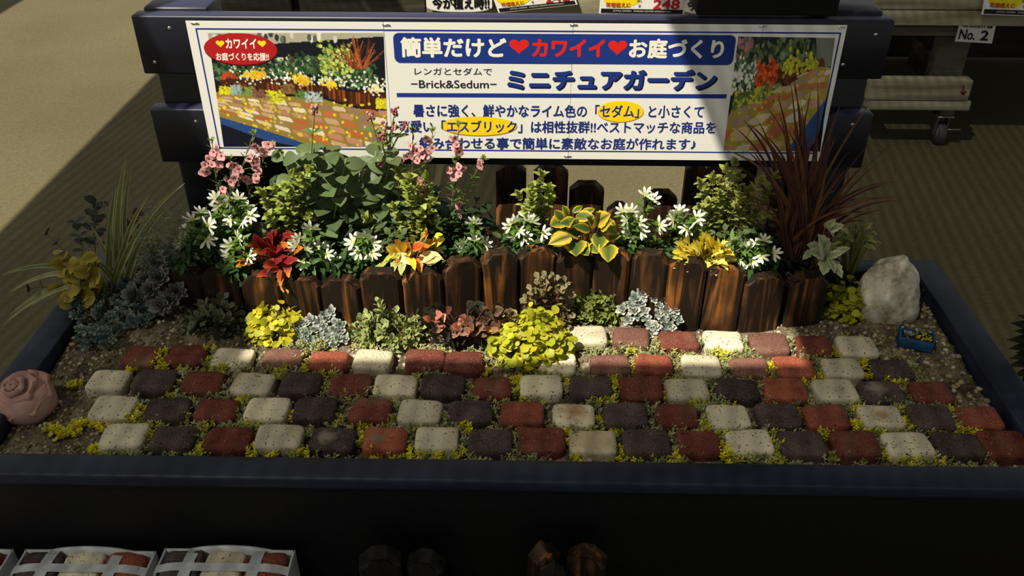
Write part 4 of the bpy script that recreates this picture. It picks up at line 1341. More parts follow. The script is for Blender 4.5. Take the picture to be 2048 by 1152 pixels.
ors = [ol((796, 508), (826, 530), .62, CRM), ol((838, 520), (878, 506), .5, CRM), ol((800, 510), (770, 494), .75, YEL), ol((790, 506), (766, 524), .35, lin(190, 196, 70)), ol((806, 516), (792, 526), .8, ORG), ol((836, 512), (842, 548), .45, ORG, lin(236, 190, 120), dy=-.04), ol((812, 500), (796, 485), .6, YEL), ol((822, 500), (812, 480), .6, ORG), ol((836, 500), (862, 492), .5, ORG), ol((826, 498), (850, 488), .6, lin(196, 84, 36)), ol((792, 520), (788, 545), .5, lin(170, 186, 110), CRM, dy=-.04), ol((806, 526), (802, 552), .45, lin(180, 190, 120), CRM, dy=-.04), ol((846, 492), (872, 486), .45, YEL), ol((862, 484), (886, 482), .4, YEL), ol((850, 480), (858, 468), .6, lin(206, 150, 40)), ol((830, 486), (816, 476), .5, lin(150, 150, 60)), ol((870, 490), (892, 478), .5, YEL), ol((838, 516), (866, 524), .5, lin(200, 196, 130), CRM), ol((812, 506), (820, 512), .9, YEL), ol((780, 520), (738, 548), .25, lin(160, 176, 70)), ol((842, 476), (856, 466), .5, lin(190, 150, 50)), ol((858, 505), (888, 520), .4, CRM), ol((800, 492), (786, 480), .6, lin(214, 150, 60)), ol((822, 515), (830, 542), .4, YEL, dy=-.04)]
leaf_cluster('orange_coleus', 'coleus with cream, yellow and orange leaves leaning over the fence', 'plant', (822, 510), .37, ors, 63, 1, .0004, stemc=lin(130, 120, 60))
VG, VY = lin(66, 92, 40), lin(226, 196, 56)
def vl(b, t, wr=.62, **k):
    kw = dict(col=jc(VG, .15), mid=jc(mixc(VG, VY, random.uniform(.0, .28)), .1), edge=jc(VY, .1, .05), seg=9, serr=.05, fold=.12)
    kw.update(k)
    return (b, t, wr, 'ovate', kw)
ves = [vl((1150, 478), (1152, 514), .88, dy=-.05), vl((1198, 462), (1196, 500), .9, dy=-.04), vl((1216, 488), (1216, 526), .75, dy=-.05), vl((1142, 472), (1096, 490), .5, dy=-.04, mid=lin(226, 200, 100)), vl((1140, 470), (1100, 475), .5), vl((1128, 440), (1100, 452), .9), vl((1126, 440), (1108, 420), .7, dy=0), vl((1136, 432), (1124, 410), .6, dy=0), vl((1145, 425), (1165, 412), .5, dy=.01), vl((1162, 428), (1190, 418), .5, dy=.01), vl((1152, 432), (1190, 436), .6), vl((1150, 445), (1118, 448), .6), vl((1175, 452), (1140, 442), .5), vl((1182, 456), (1142, 458), .4), vl((1180, 460), (1144, 452), .45), vl((1192, 446), (1222, 428), .75, mid=lin(220, 176, 60)), vl((1196, 450), (1192, 424), .8), vl((1200, 455), (1226, 440), .7), vl((1205, 450), (1235, 470), .6, col=lin(96, 130, 80)), vl((1212, 478), (1243, 472), .45), vl((1160, 490), (1178, 512), .7, dy=-.04), vl((1182, 488), (1196, 508), .8, dy=-.03), vl((1148, 465), (1168, 470), .7), vl((1160, 470), (1130, 462), .6), vl((1125, 480), (1106, 494), .6, dy=-.04), vl((1186, 450), (1172, 434), .6), vl((1132, 450), (1150, 436), .6), vl((1184, 470), (1170, 498), .5, dy=-.03), vl((1220, 455), (1232, 450), .9)]
leaf_cluster('yellow_variegated_plant', 'plant with yellow edged green leaves hanging over the middle of the fence', 'plant', (1168, 470), .41, ves, 64, 0, .0003, stemc=lin(70, 30, 40))
# chartreuse coleus with fine cut leaves
random.seed(65)
chs = []
for k in range(95):
    a = random.uniform(0, 2 * PI); q = random.uniform(.1, 1) ** .6
    u = 1408 + math.cos(a) * 42 * q; v = 511 + math.sin(a) * 30 * q
    tu = u + math.cos(a) * random.uniform(12, 26) + random.uniform(-6, 6); tv = v + math.sin(a) * random.uniform(10, 22) + random.uniform(-4, 8)
    c = jc(mixc(lin(240, 220, 70), lin(248, 236, 120), random.random()), .08)
    chs.append(((u, v), (tu, tv), random.uniform(.3, .5), 'lance', dict(col=jc(c, .08), mid=c, edge=jc(mixc(c, lin(206, 196, 60), .4), .1), seg=8, serr=.35, fold=.25, dy=-.025 - .02 * q, y0=random.uniform(-.02, .02))))
leaf_cluster('chartreuse_coleus', 'bright chartreuse yellow coleus with frilly cut leaves over the fence top', 'plant', (1405, 505), .385, chs, 66, stemc=lin(150, 140, 60))
PW = lin(186, 190, 150)
def pw(b, t, wr=.5, **k):
    kw = dict(col=jc(lin(150, 160, 116), .12), mid=jc(PW, .1), edge=jc(lin(200, 200, 164), .08), seg=9, serr=.12, fold=.15)
    kw.update(k)
    return (b, t, wr, 'ovate', kw)
leaf_cluster('pale_variegated_plant', 'pale cream-green leafed shoot hanging at the right end of the fence', 'plant', (1648, 510), .385,
    [pw((1650, 515), (1634, 468), .5), pw((1648, 512), (1615, 502), .5), pw((1652, 514), (1690, 504), .42), pw((1648, 518), (1646, 552), .5, dy=-.05), pw((1656, 516), (1684, 558), .42, dy=-.05), pw((1655, 515), (1668, 548), .35, dy=-.05), pw((1640, 500), (1612, 490), .5), pw((1670, 505), (1702, 496), .4), pw((1645, 505), (1655, 480), .5), pw((1625, 500), (1605, 520), .45), pw((1660, 460), (1690, 450), .5), pw((1650, 455), (1672, 436), .4), pw((1668, 470), (1650, 450), .4)], 67, stemc=lin(110, 70, 60))
ygs = []
random.seed(68)
for k in range(60):
    a = random.uniform(-.4, PI + .5); q = random.uniform(.2, 1)
    u = 1712 + math.cos(a) * 34 * q; v = 485 - math.sin(a) * 40 * q
    c = jc(random.choice([lin(140, 140, 76), lin(120, 128, 64), lin(160, 156, 96)]), .15)
    ygs.append(((u, v), (u + math.cos(a) * 22 + random.uniform(-8, 14), v - math.sin(a) * 12 + random.uniform(-4, 16)), random.uniform(.22, .4), 'lance', dict(col=c, mid=c, edge=jc(lin(170, 166, 110), .1), seg=6, serr=.15, fold=.2, y0=random.uniform(-.03, .03))))
leaf_cluster('yellow_green_plant', 'dull yellow-green feathery plant behind the white rock', 'plant', (1712, 500), .45, ygs, 69, z0=.03, stemc=lin(110, 110, 60))

# ------------------------------------------------------------------ dark green undergrowth
def bush(name, label, c, rad, n, Ln, W, col, seed, kind='ovate', vari=.25, mat=None, cat='plant', h0=None, bend=.5):
    random.seed(seed)
    c = Vector(c)
    root = thing(name, label, cat, (c.x, c.y, (h0 if h0 is not None else c.z) - .004))
    lm, sm = MB(), MB()
    for k in range(n):
        a = random.uniform(0, 2 * PI); q = random.uniform(.2, 1) ** .7
        T = c + Vector((math.cos(a) * rad[0] * q, math.sin(a) * rad[1] * q, rad[2] * random.uniform(.35, 1) * (1 - .5 * q * q)))
        B_ = c + Vector((math.cos(a) * rad[0] * q * .5, math.sin(a) * rad[1] * q * .5, 0))
        sprig(lm, sm, curve(B_, T, rv(rad[2] * .08), 6), 5, Ln, W, kind, col, None, .15, .4, bend, .2, None, .001, mixc(col, (.05, .04, .02), .5), 4, vari)
    lm.build('foliage', mat or M_leaf, root); sm.build('stem', M_stem, root)
    return root
bush('leafy_green_plant', 'dark leafy greenery filling the bed behind the red coleus', (-.36, .45, BED), (.14, .05, .10), 42, .034, .017, lin(42, 62, 30), 71)
bush('leafy_green_plant', 'dark leafy greenery between the lime sprigs and the banner post gap', (-.18, .47, BED), (.12, .05, .16), 44, .034, .015, lin(36, 56, 28), 72)
bush('leafy_green_plant', 'dense dark green leaves below the rear pickets, left of the yellow variegated plant', (.005, .44, BED), (.06, .035, .07), 34, .026, .009, lin(56, 92, 40), 73, 'lance')
bush('leafy_green_plant', 'green parsley like leaves between the two white flower clumps right of centre', (.23, .42, BED), (.05, .03, .055), 34, .022, .010, lin(66, 100, 40), 74)
bush('leafy_green_plant', 'broad dark green leaves at the left end of the fence', (-.53, .40, BED), (.07, .03, .05), 18, .036, .018, lin(54, 88, 34), 75)
bush('leafy_green_plant', 'dark shaded greenery under the burgundy grass', (.46, .45, BED), (.13, .05, .08), 40, .026, .012, lin(40, 54, 30), 76)
bush('leafy_green_plant', 'dark tangled greenery behind the right end of the fence', (.60, .46, .02), (.06, .06, .09), 26, .022, .012, lin(44, 54, 34), 77, h0=.0)
bush('creeping_dark_plant', 'dark small leafed creeper behind and right of the white rock', (.735, .46, 0), (.075, .055, .05), 60, .012, .008, lin(40, 48, 26), 78, 'round')
bush('grey_leaf_plant', 'slim grey leafed shoots among the dark leaves behind the pink spires', (-.44, .50, BED), (.10, .03, .16), 22, .026, .010, lin(60, 74, 50), 79)

# ------------------------------------------------------------------ grasses
def blade(mb, p0, p1, mid_, W, col, edge=None, n=10, mat=None):
    pts = curve(p0, p1, Vector(mid_), n)
    vs, cs, fs = [], [], []
    for i, p in enumerate(pts):
        t = i / n
        d = (pts[min(i + 1, n)] - pts[max(i - 1, 0)]).normalized()
        s = d.cross(CAM - p).normalized()
        s = (s + Vector((0, .35, .1)) * .4).normalized()
        nn = s.cross(d).normalized()
        w_ = W * .5 * max(.03, min(1, .55 + t * 2)) * max(.03, (1 - t) ** .55 if t > .35 else 1)
        for o, f in ((-1, .25), (-.45, .06), (0, 0), (.45, .06), (1, .25)):
            vs.append(p + s * o * w_ + nn * f * w_)
            cs.append(edge if (edge and abs(o) == 1) else col)
    for i in range(n):
        for k in range(4):
            fs.append((i * 5 + k, i * 5 + k + 1, i * 5 + 6 + k, i * 5 + 5 + k))
    mb.add(vs, fs, cs)
random.seed(81)
gy = .44
G0 = ony(1595, 480, gy)
gr = thing('burgundy_grass', 'tall burgundy fountain grass arching across the right end of the banner', 'grass', (G0.x, gy, BED - .004))
tips = [(1580, 158), (1587, 150), (1635, 160), (1470, 255), (1486, 240), (1553, 185), (1610, 222), (1640, 198), (1680, 205), (1745, 200), (1672, 265), (1534, 215), (1450, 300), (1795, 362), (1775, 370), (1800, 395), (1798, 402), (1766, 420), (1740, 424), (1730, 442), (1738, 395), (1700, 300), (1720, 312), (1660, 250), (1515, 240), (1560, 225), (1600, 200), (1752, 330), (1690, 340), (1640, 290), (1620, 250), (1655, 330), (1710, 385), (1545, 300), (1505, 300), (1672, 380), (1576, 260), (1532, 270), (1462, 385)]
k_ = 0
for (u, v) in tips:
    for rep in range(2 if k_ % 2 == 0 else 1):
        T = ony(u + (random.uniform(-22, 22) if rep else 0), v + (random.uniform(-6, 26) if rep else 0), gy + random.uniform(-.07, .05))
        o = Vector((G0.x + random.uniform(-.035, .03), gy + random.uniform(-.025, .025), BED))
        mb = MB()
        side = abs(T.x - o.x)
        c = jc(random.choice([lin(70, 38, 34), lin(86, 52, 36), lin(56, 34, 34), lin(98, 64, 38), lin(72, 36, 42)]), .18)
        blade(mb, o, T, Vector((-(T.x - o.x) * .22, random.uniform(-.02, .01), .03 + .30 * side)), random.uniform(.006, .0115), c, jc(mixc(c, lin(150, 110, 70), .3), .1), 12)
        mb.build('blade', M_leaf, gr)
    k_ += 1
for (u, v, u2, v2) in ((1690, 330, 1675, 400), (1780, 290, 1850, 310), (1740, 285, 1790, 350)):
    mb = MB()
    A_, B_ = ony(u, v, gy), ony(u2, v2, gy - .02)
    mb.tube(curve(Vector((G0.x, gy, BED)), A_, Vector((0, 0, .05)), 10) + curve(A_, B_, Vector((.02, 0, .02)), 6)[1:], .0006, 4, lin(70, 56, 46))
    mb.build('dry_blade', M_stem, gr)
# striped grass at the left
random.seed(82)
gy = .40
G0 = ony(232, 568, gy)
gs = thing('striped_grass', 'green and white striped grass arching at the left corner of the planter', 'grass', (G0.x, gy, .014))
tl = [((252, 315), .013, .0), ((232, 372), .012, 0), ((262, 330), .009, 0), ((370, 366), .009, .02), ((300, 388), .010, .01), ((330, 420), .010, .02), ((332, 475), .010, .03), ((290, 430), .008, .01), ((318, 440), .007, .02), ((0, 552), .010, .06), ((18, 586), .011, .05), ((6, 650), .008, .06), ((18, 632), .010, .06), ((78, 664), .010, .06), ((60, 615), .009, .05), ((108, 630), .007, .05), ((100, 598), .008, .04), ((176, 442), .008, .02), ((168, 482), .009, .03), ((150, 505), .008, .03), ((205, 400), .008, .01), ((220, 440), .008, 0), ((310, 465), .008, .02), ((270, 480), .008, .02), ((286, 500), .007, .02), ((190, 520), .010, .03), ((245, 420), .010, 0), ((250, 380), .010, 0), ((325, 500), .006, .02), ((350, 405), .006, .02), ((240, 500), .012, .0), ((228, 460), .012, 0), ((258, 450), .010, 0)]
for (u, v), W_, sg in tl:
    T = ony(u, v, gy - (.05 if v > 500 else 0) + random.uniform(-.03, .03))
    o = Vector((G0.x + random.uniform(-.018, .02), gy + random.uniform(-.015, .015), .024))
    mb = MB()
    c = jc(random.choice([lin(122, 130, 70), lin(106, 118, 62), lin(142, 146, 88)]), .12)
    side = abs(T.x - o.x)
    blade(mb, o, T, Vector((-(T.x - o.x) * .12, 0, .02 + (.35 * side if v > 480 else .12 * side))), W_ * 1.35, c, jc(lin(190, 190, 150), .1), 12)
    mb.build('blade', M_leaf, gs)

# ------------------------------------------------------------------ lime heuchera and dark eucalyptus sprigs, left
random.seed(83)
hs = []
HC = lin(160, 150, 44)
for k in range(44):
    u = random.uniform(124, 200); v = random.uniform(496, 604)
    if u > 190 and v > 560: continue
    a_ = random.uniform(0, 2 * PI); l_ = random.uniform(24, 40)
    c = jc(mixc(HC, lin(132, 104, 50), random.random() * .5), .15)
    hs.append(((u, v), (u + math.cos(a_) * l_ * .9 - 5, v + abs(math.sin(a_)) * l_ * .55 - 4), random.uniform(.8, 1.05), 'round', dict(col=mixc(c, lin(100, 60, 44), .45), mid=c, edge=jc(mixc(c, lin(190, 184, 80), .4), .08), seg=10, serr=.10, fold=.10, bend=random.uniform(.3, 1.1), n=(random.uniform(-.4, .2), -.75, random.uniform(.4, 1.1)), y0=random.uniform(-.03, .03))))
leaf_cluster('lime_heuchera', 'lime yellow ruffled heuchera overhanging the left planter edge', 'plant', (165, 580), .36, hs, 84, z0=.02, stemc=lin(90, 50, 46))
random.seed(85)
eu = thing('eucalyptus_sprigs', 'dark round leafed eucalyptus shoots standing behind the lime heuchera', 'plant', tuple(Vector((ony(190, 560, .43).x, .43, .012))))
lm, sm = MB(), MB()
o = Vector((ony(190, 560, .43).x, .43, .016))
for (u, v, n_, s) in ((193, 402, 7, 1), (84, 462, 3, .9), (48, 578, 3, .8), (276, 430, 5, .9), (150, 440, 5, .8)):
    T = ony(u, v, .43 if u > 60 else .36)
    pts = curve(o + rv(.01), T, Vector((0, 0, .02)), 8)
    sprig(lm, sm, pts, n_, .024 * s, .021 * s, 'round', lin(52, 54, 44) if u != 276 else lin(84, 58, 50), None, .45, .35, .4, .15, None, .0012, lin(110, 104, 84), 5, .2)
lm.build('foliage', M_leaf, eu); sm.build('stem', M_stem, eu)
# fine grey trailing vine
random.seed(86)
vn = thing('grey_trailing_vine', 'fine grey-green trailing vine at the left end of the fence', 'plant', tuple(Vector((ony(320, 560, .39).x, .39, .022))))
lm, sm = MB(), MB()
o = Vector((ony(320, 560, .39).x, .39, .03))
for k in range(46):
    u = random.uniform(275, 385); v = random.uniform(405, 570)
    T = ony(u, v, .39 + random.uniform(-.04, .03))
    pts = curve(o + rv(.03), T, Vector((random.uniform(-.03, .03), 0, random.uniform(.0, .05))), 9)
    sprig(lm, sm, pts, 9, .0125, .0042, 'lance', lin(116, 122, 100), None, .25, .4, .5, .2, None, .0007, lin(120, 116, 96), 3, .2, whorl=3)
lm.build('foliage', M_leaf, vn); sm.build('stem', M_stem, vn)

# ------------------------------------------------------------------ low succulents
def jenny(label, centre, rad, n, seed, col, Ln=.017, extra=(), cat='plant'):
    random.seed(seed)
    c = Vector(centre)
    root = thing('creeping_jenny', label, cat, (c.x, c.y, c.z - .006), 'lime creeping plants along the fence')
    lm, sm = MB(), MB()
    col2 = mixc(col, lin(120, 136, 34), .7)
    def fn(mb, p, o):
        d = (Vector((o.x, o.y, 0)) * 1.0 + Vector((0, -.3, -.15)) + rv(.8))
        q = random.uniform(.55, 1.15)
        hgt = (p.z - c.z) / rad[2]
        leaf(mb, p + rv(.004), d, o * 1 + Vector((0, -.3, .7)) + rv(.35), Ln * q, Ln * q * .95, 'round', random.uniform(-.4, .7), .16, jc(mixc(col2, col, min(1, .3 + random.random() * .9)), .15, .06), None, 5)
    mound(lm, c, rad, int(n * 1.25), fn)
    for k in range(22):
        a = random.uniform(0, 2 * PI)
        T = c + Vector((math.cos(a) * rad[0] * .85, math.sin(a) * rad[1] * .85, rad[2] * random.uniform(.2, .8)))
        sm.tube(curve(c, T, Vector((0, 0, rad[2] * .5)), 6), .0011, 5, lin(130, 110, 50))
    for (u, v, y) in extra:
        T = ony(u, v, y)
        pts = curve(c + Vector((0, 0, rad[2] * .4)), T, Vector((0, 0, .015)), 8)
        sprig(lm, sm, pts, 6, Ln * .85, Ln * .85, 'round', col, None, .3, .3, .4, .1, None, .001, lin(150, 130, 60), 5, .15)
    lm.build('foliage', M_leaf, root); sm.build('stem', M_stem, root)
LIME = lin(196, 184, 44)
P = onz(552, 688, .0)
jenny('bright lime creeping plant left of the silver rosettes', (P.x, P.y + .022, 0), (.060, .042, .070), 240, 91, LIME, .0150, ((522, 612, P.y + .04), (505, 640, P.y + .03), (578, 625, P.y + .04), (590, 700, P.y - .01), (510, 690, P.y)))
P = onz(1062, 735, .0)
jenny('largest lime creeping plant, tumbling over the bricks in the middle', (P.x + .0, P.y + .04, 0), (.074, .060, .098), 440, 92, lin(186, 182, 44), .0168, ((1035, 640, P.y + .04), (1070, 625, P.y + .05), (1000, 745, P.y - .01), (1105, 770, P.y - .045), (1120, 745, P.y - .02), (985, 735, P.y), (1125, 690, P.y + .02), (1050, 760, P.y - .04), (1100, 750, P.y - .03)))
P = onz(1690, 640, .0)
jenny('shaded lime creeping plant beside the white rock', (P.x, P.y + .03, 0), (.046, .040, .070), 200, 93, lin(176, 170, 40), .0152, ((1660, 580, P.y + .03), (1720, 600, P.y + .01)))

def rosettes(name, label, spots, R, cols, seed, base_z=0.0, lump=None, cat='succulent', nleaf=16, stems=True, kind='spoon'):
    """a clump of succulent rosettes; spots are pixel positions with their depth"""
    random.seed(seed)
    ms = [rosette_mesh('rosette', 1.0, nleaf, c, t, kind) for c, t in cols]
    Ps = [ony(u, v, y) for u, v, y in spots]
    cx = sum(p.x for p in Ps) / len(Ps); cy = sum(p.y for p in Ps) / len(Ps)
    root = thing(name, label, cat, (cx, cy + .02, base_z - .006))
    o = Vector((cx, cy + .02, base_z))
    sm = MB()
    for p in Ps:
        g = Vector((p.x * .55 + o.x * .45, o.y, base_z - .002))
        sm.tube(curve(g, p, Vector((0, 0, .004)), 5), .0022, 5, jc(mixc(cols[0][0], lin(150, 140, 110), .5), .1))
    sm.build('stem', M_waxy, root)
    for p in Ps:
        ax = Vector(((p.x - o.x) * 6 + random.uniform(-.25, .25), -.75 + random.uniform(-.2, .2), .75 + random.uniform(-.2, .3)))
        part('rosette', random.choice(ms), root, frame(p, ax) @ Matrix.Rotation(random.uniform(0, 6), 4, 'Z') @ Matrix.Scale(R * random.uniform(.8, 1.2), 4))
    return root
SIL = [(lin(136, 146, 136), lin(206, 210, 200)), (lin(120, 132, 124), lin(190, 196, 186)), (lin(150, 156, 148), lin(220, 220, 212))]
sp1 = [(592, 645), (602, 660), (610, 640), (622, 635), (630, 655), (640, 640), (652, 632), (662, 618), (650, 624), (672, 640), (668, 655), (680, 660), (655, 660), (640, 672), (622, 676), (608, 680), (632, 688), (652, 690), (668, 685), (660, 672), (682, 645), (648, 650), (615, 662), (640, 700), (600, 672), (676, 672), (690, 675), (656, 704)]
sp1 = [(u, v + 5, .258 + (690 - v) * .0007) for u, v in sp1]
rosettes('silver_stonecrop', 'clump of silvery grey succulent rosettes between two leafy succulents on the left', sp1, .0135, SIL, 101)
sp2 = [(1246, 618), (1256, 640), (1262, 610), (1270, 596), (1285, 588), (1280, 606), (1288, 622), (1275, 632), (1290, 635), (1308, 598), (1328, 600), (1332, 622), (1316, 628), (1342, 634), (1326, 640), (1356, 640), (1338, 652), (1310, 655), (1298, 650), (1348, 618), (1302, 664), (1330, 660), (1268, 622), (1318, 610)]
sp2 = [(u, v, .315 + (660 - v) * .0006) for u, v in sp2]
rosettes('silver_stonecrop', 'sprawling silver rosette succulent against the fence right of centre', sp2, .0135, SIL, 102)
random.seed(103)
sp3 = []
while len(sp3) < 98:
    u = random.uniform(142, 310); v = random.uniform(558, 668)
    if ((u - 226) / 86) ** 2 + ((v - 612) / 54) ** 2 < 1: sp3.append((u, v, .27 + (668 - v) * .0011))
for k in range(22): sp3.append((random.uniform(155, 225), random.uniform(655, 690), .235 + random.uniform(-.01, .01)))
BLU = [(lin(92, 114, 108), lin(134, 150, 142)), (lin(78, 98, 96), lin(112, 130, 126)), (lin(110, 128, 116), lin(160, 170, 150))]
rosettes('blue_stonecrop', 'mound of small blue-green rosettes in the shaded left corner', sp3, .0100, BLU, 104, base_z=.012)
sp4 = [(352, 583, .34), (338, 600, .33), (290, 560, .36), (268, 592, .33), (300, 580, .34), (322, 610, .32), (276, 572, .35), (310, 600, .33), (318, 556, .36)]
rosettes('grey_echeveria', 'grey echeveria rosettes by the left end of the fence', sp4, .0215, [(lin(104, 106, 104), lin(140, 136, 132)), (lin(90, 94, 92), lin(128, 124, 122))], 105, base_z=.012, nleaf=26, kind='round')

def stonecrop(name, label, centre, rad, n, col, edge, seed, Ln=.016, W=.009, tops=(), stemc=lin(140, 100, 70), kind='spoon', pairs=6, mat=None, group=None):
    random.seed(seed)
    c = Vector(centre)
    root = thing(name, label, 'succulent', (c.x, c.y, c.z - .006), group)
    lm, sm = MB(), MB()
    for k in range(n):
        u = Vector((random.gauss(0, 1), random.gauss(-.3, 1), abs(random.gauss(0, 1)) * .9)).normalized()
        T = c + Vector((u.x * rad[0], u.y * rad[1], u.z * rad[2])) * random.uniform(.7, 1)
        B_ = c + Vector((u.x * rad[0], u.y * rad[1], 0)) * .3
        sprig(lm, sm, curve(B_, T, rv(.008) + Vector((0, 0, .01)), 7), pairs, Ln, W, kind, col, edge, .3, .6, -.2, .25, None, .0014, stemc, 4, .14)
    for (u, v, y) in tops:
        T = ony(u, v, y)
        sprig(lm, sm, curve(c + rv(.01), T, Vector((0, 0, .01)), 8), pairs + 2, Ln, W, kind, col, edge, .35, .6, -.2, .25, None, .0016, stemc, 4, .14)
    lm.build('foliage', mat or M_waxy, root); sm.build('stem', M_waxy, root)
P = onz(425, 678, .004)
stonecrop('spoon_leaf_succulent', 'shaded olive grey spoon leafed succulent at the left foot of the fence', (P.x, P.y + .03, .004), (.062, .045, .072), 46, lin(84, 90, 66), lin(126, 128, 100), 111, .020, .0105, ((445, 598, P.y + .04), (408, 612, P.y + .03), (470, 625, P.y + .03)))
P = onz(775, 690, .0)
stonecrop('variegated_stonecrop', 'pale green white edged succulent with one tall sprig right of the silver rosettes', (P.x, P.y + .014, 0), (.078, .045, .060), 70, lin(134, 148, 84), lin(192, 190, 140), 112, .0165, .0095, ((757, 604, P.y + .022), (760, 622, P.y + .02), (833, 632, P.y + .02), (725, 635, P.y + .03), (800, 640, P.y + .02)))
P = Vector((ony(1100, 640, .335).x, .290, 0))
stonecrop('rosy_stem_stonecrop', 'leggy succulent with grey-green leaves on reddish stems behind the largest lime plant', (P.x, .345, 0), (.055, .035, .085), 18, lin(112, 110, 76), lin(160, 138, 102), 113, .018, .0125, ((1078, 556, P.y + .05), (1092, 552, P.y + .05), (1110, 556, P.y + .05), (1132, 565, P.y + .05), (1062, 580, P.y + .04), (1120, 580, P.y + .04), (1050, 600, P.y + .03), (1140, 590, P.y + .05), (1090, 575, P.y + .04)), lin(156, 92, 60), pairs=5)
P = onz(1190, 652, .0)
stonecrop('green_stonecrop', 'small green succulent behind the cream brick at the head of the short back row', (P.x, P.y + .03, 0), (.056, .035, .050), 46, lin(112, 126, 60), lin(142, 150, 84), 114, .0145, .0095, ((1182, 575, P.y + .05), (1205, 575, P.y + .05), (1225, 590, P.y + .04), (1160, 595, P.y + .04)), lin(110, 100, 60))
# pink and dark bugle
random.seed(115)
bg_ = []
for (u, v, c) in [(870, 632, 'p'), (888, 630, 'p'), (900, 625, 'p'), (915, 645, 'p'), (928, 640, 'p'), (930, 665, 'p'), (918, 655, 'p'), (880, 650, 'p'), (862, 640, 'p'), (938, 655, 'c'), (885, 640, 'c')] + [(random.uniform(862, 1010), random.uniform(615, 700), 'd') for _ in range(70)] + [(random.uniform(970, 1030), random.uniform(612, 650), 'g') for _ in range(16)] + [(random.uniform(870, 1005), random.uniform(640, 670), 'm') for _ in range(26)]:
    C_ = dict(p=lin(198, 120, 104), c=lin(220, 180, 150), d=lin(48, 48, 38), g=lin(92, 74, 60), m=lin(140, 100, 80))[c]
    a = random.uniform(0, 2 * PI)
    l_ = random.uniform(13, 20) * (1 if c in 'pc' else 1.15)
    bg_.append(((u, v), (u + math.cos(a) * l_, v + math.sin(a) * l_ * .7 - 4), random.uniform(.5, .75), 'ovate', dict(col=jc(C_, .2), mid=jc(C_, .15), edge=jc(mixc(C_, lin(210, 160, 136), .35 if c != 'd' else .08), .1), seg=7, serr=.06, fold=.2, dy=-.012, y0=(0 if c == 'd' else -.012))))
leaf_cluster('pink_bugle', 'dark leafed creeping plant with pink young leaves left of the largest lime plant', 'plant', (930, 704), .268, bg_, 116, z0=.0, stemc=lin(90, 60, 50))

# ------------------------------------------------------------------ rock, terracotta rosette, little crate
def rock():
    random.seed(120)
    b = bmesh.new()
    bmesh.ops.create_icosphere(b, subdivisions=5, radius=1)
    B = onz(1782, 655, 0)
    for v in b.verts:
        p = v.co.copy()
        q = p.normalized()
        # flat facets hewn off the ball
        for n_, d in (((.9, -.3, .4), .80), ((-.8, -.4, .5), .74), ((.2, -.9, .3), .78), ((-.3, .2, .95), .86), ((.6, -.1, .8), .84), ((-.9, .3, -.1), .84), ((.95, .2, -.1), .82), ((-.3, -.85, -.3), .80), ((.5, -.7, .6), .84)):
            n_ = Vector(n_).normalized()
            e = p.dot(n_) - d
            if e > 0: p -= n_ * e * .9
        p *= 1 + .10 * noise.noise(q * 1.8 + Vector((3, 1, 7))) + .05 * noise.noise(q * 5) + .018 * noise.noise(q * 15)
        sx = .064 * (1.05 - .22 * max(0, p.z))
        v.co = Vector((p.x * sx + p.z * .004, p.y * .05, p.z * .092 + .060))
    m, nt, N, L, bs = new_mat('white limestone')
    bs.inputs['Roughness'].default_value = .9
    tc = nd(N, 'ShaderNodeTexCoord')
    n1 = nd(N, 'ShaderNodeTexNoise'); n1.inputs['Scale'].default_value = 22; n1.inputs['Detail'].default_value = 8; n1.inputs['Roughness'].default_value = .65
    L.new(tc.outputs['Object'], n1.inputs['Vector'])
    r = ramp(N, [(.36, lin(132, 120, 96)), (.5, lin(192, 186, 164)), (.66, lin(224, 220, 204))])
    L.new(n1.outputs[0], r.inputs[0])
    n2 = nd(N, 'ShaderNodeTexNoise'); n2.inputs['Scale'].default_value = 11; n2.inputs['Detail'].default_value = 4
    mp = nd(N, 'ShaderNodeMapping'); mp.inputs['Location'].default_value = (4, 2, 1)
    L.new(tc.outputs['Object'], mp.inputs[0]); L.new(mp.outputs[0], n2.inputs['Vector'])
    s = nd(N, 'ShaderNodeMapRange'); s.inputs['From Min'].default_value = .68; s.inputs['From Max'].default_value = .74
    L.new(n2.outputs[0], s.inputs['Value'])
    mx = nd(N, 'ShaderNodeMix', data_type='RGBA'); mx.inputs['B'].default_value = (*lin(92, 78, 48), 1)
    L.new(s.outputs[0], mx.inputs['Factor']); L.new(r.outputs[0], mx.inputs['A'])
    L.new(mx.outputs['Result'], bs.inputs['Base Color'])
    bp = nd(N, 'ShaderNodeBump'); bp.inputs['Strength'].default_value = .6; bp.inputs['Distance'].default_value = .004
    L.new(n1.outputs[0], bp.inputs['Height']); L.new(bp.outputs[0], bs.inputs['Normal'])
    mb = MB(); mb.bm(b, Matrix.Translation((B.x, B.y + .045, -.016))); b.free()
    o = mb.build('rock', m, org=(B.x, B.y + .045, -.016))
    tag(o, 'large rough white rock in the right corner of the planter', 'rock')
rock()

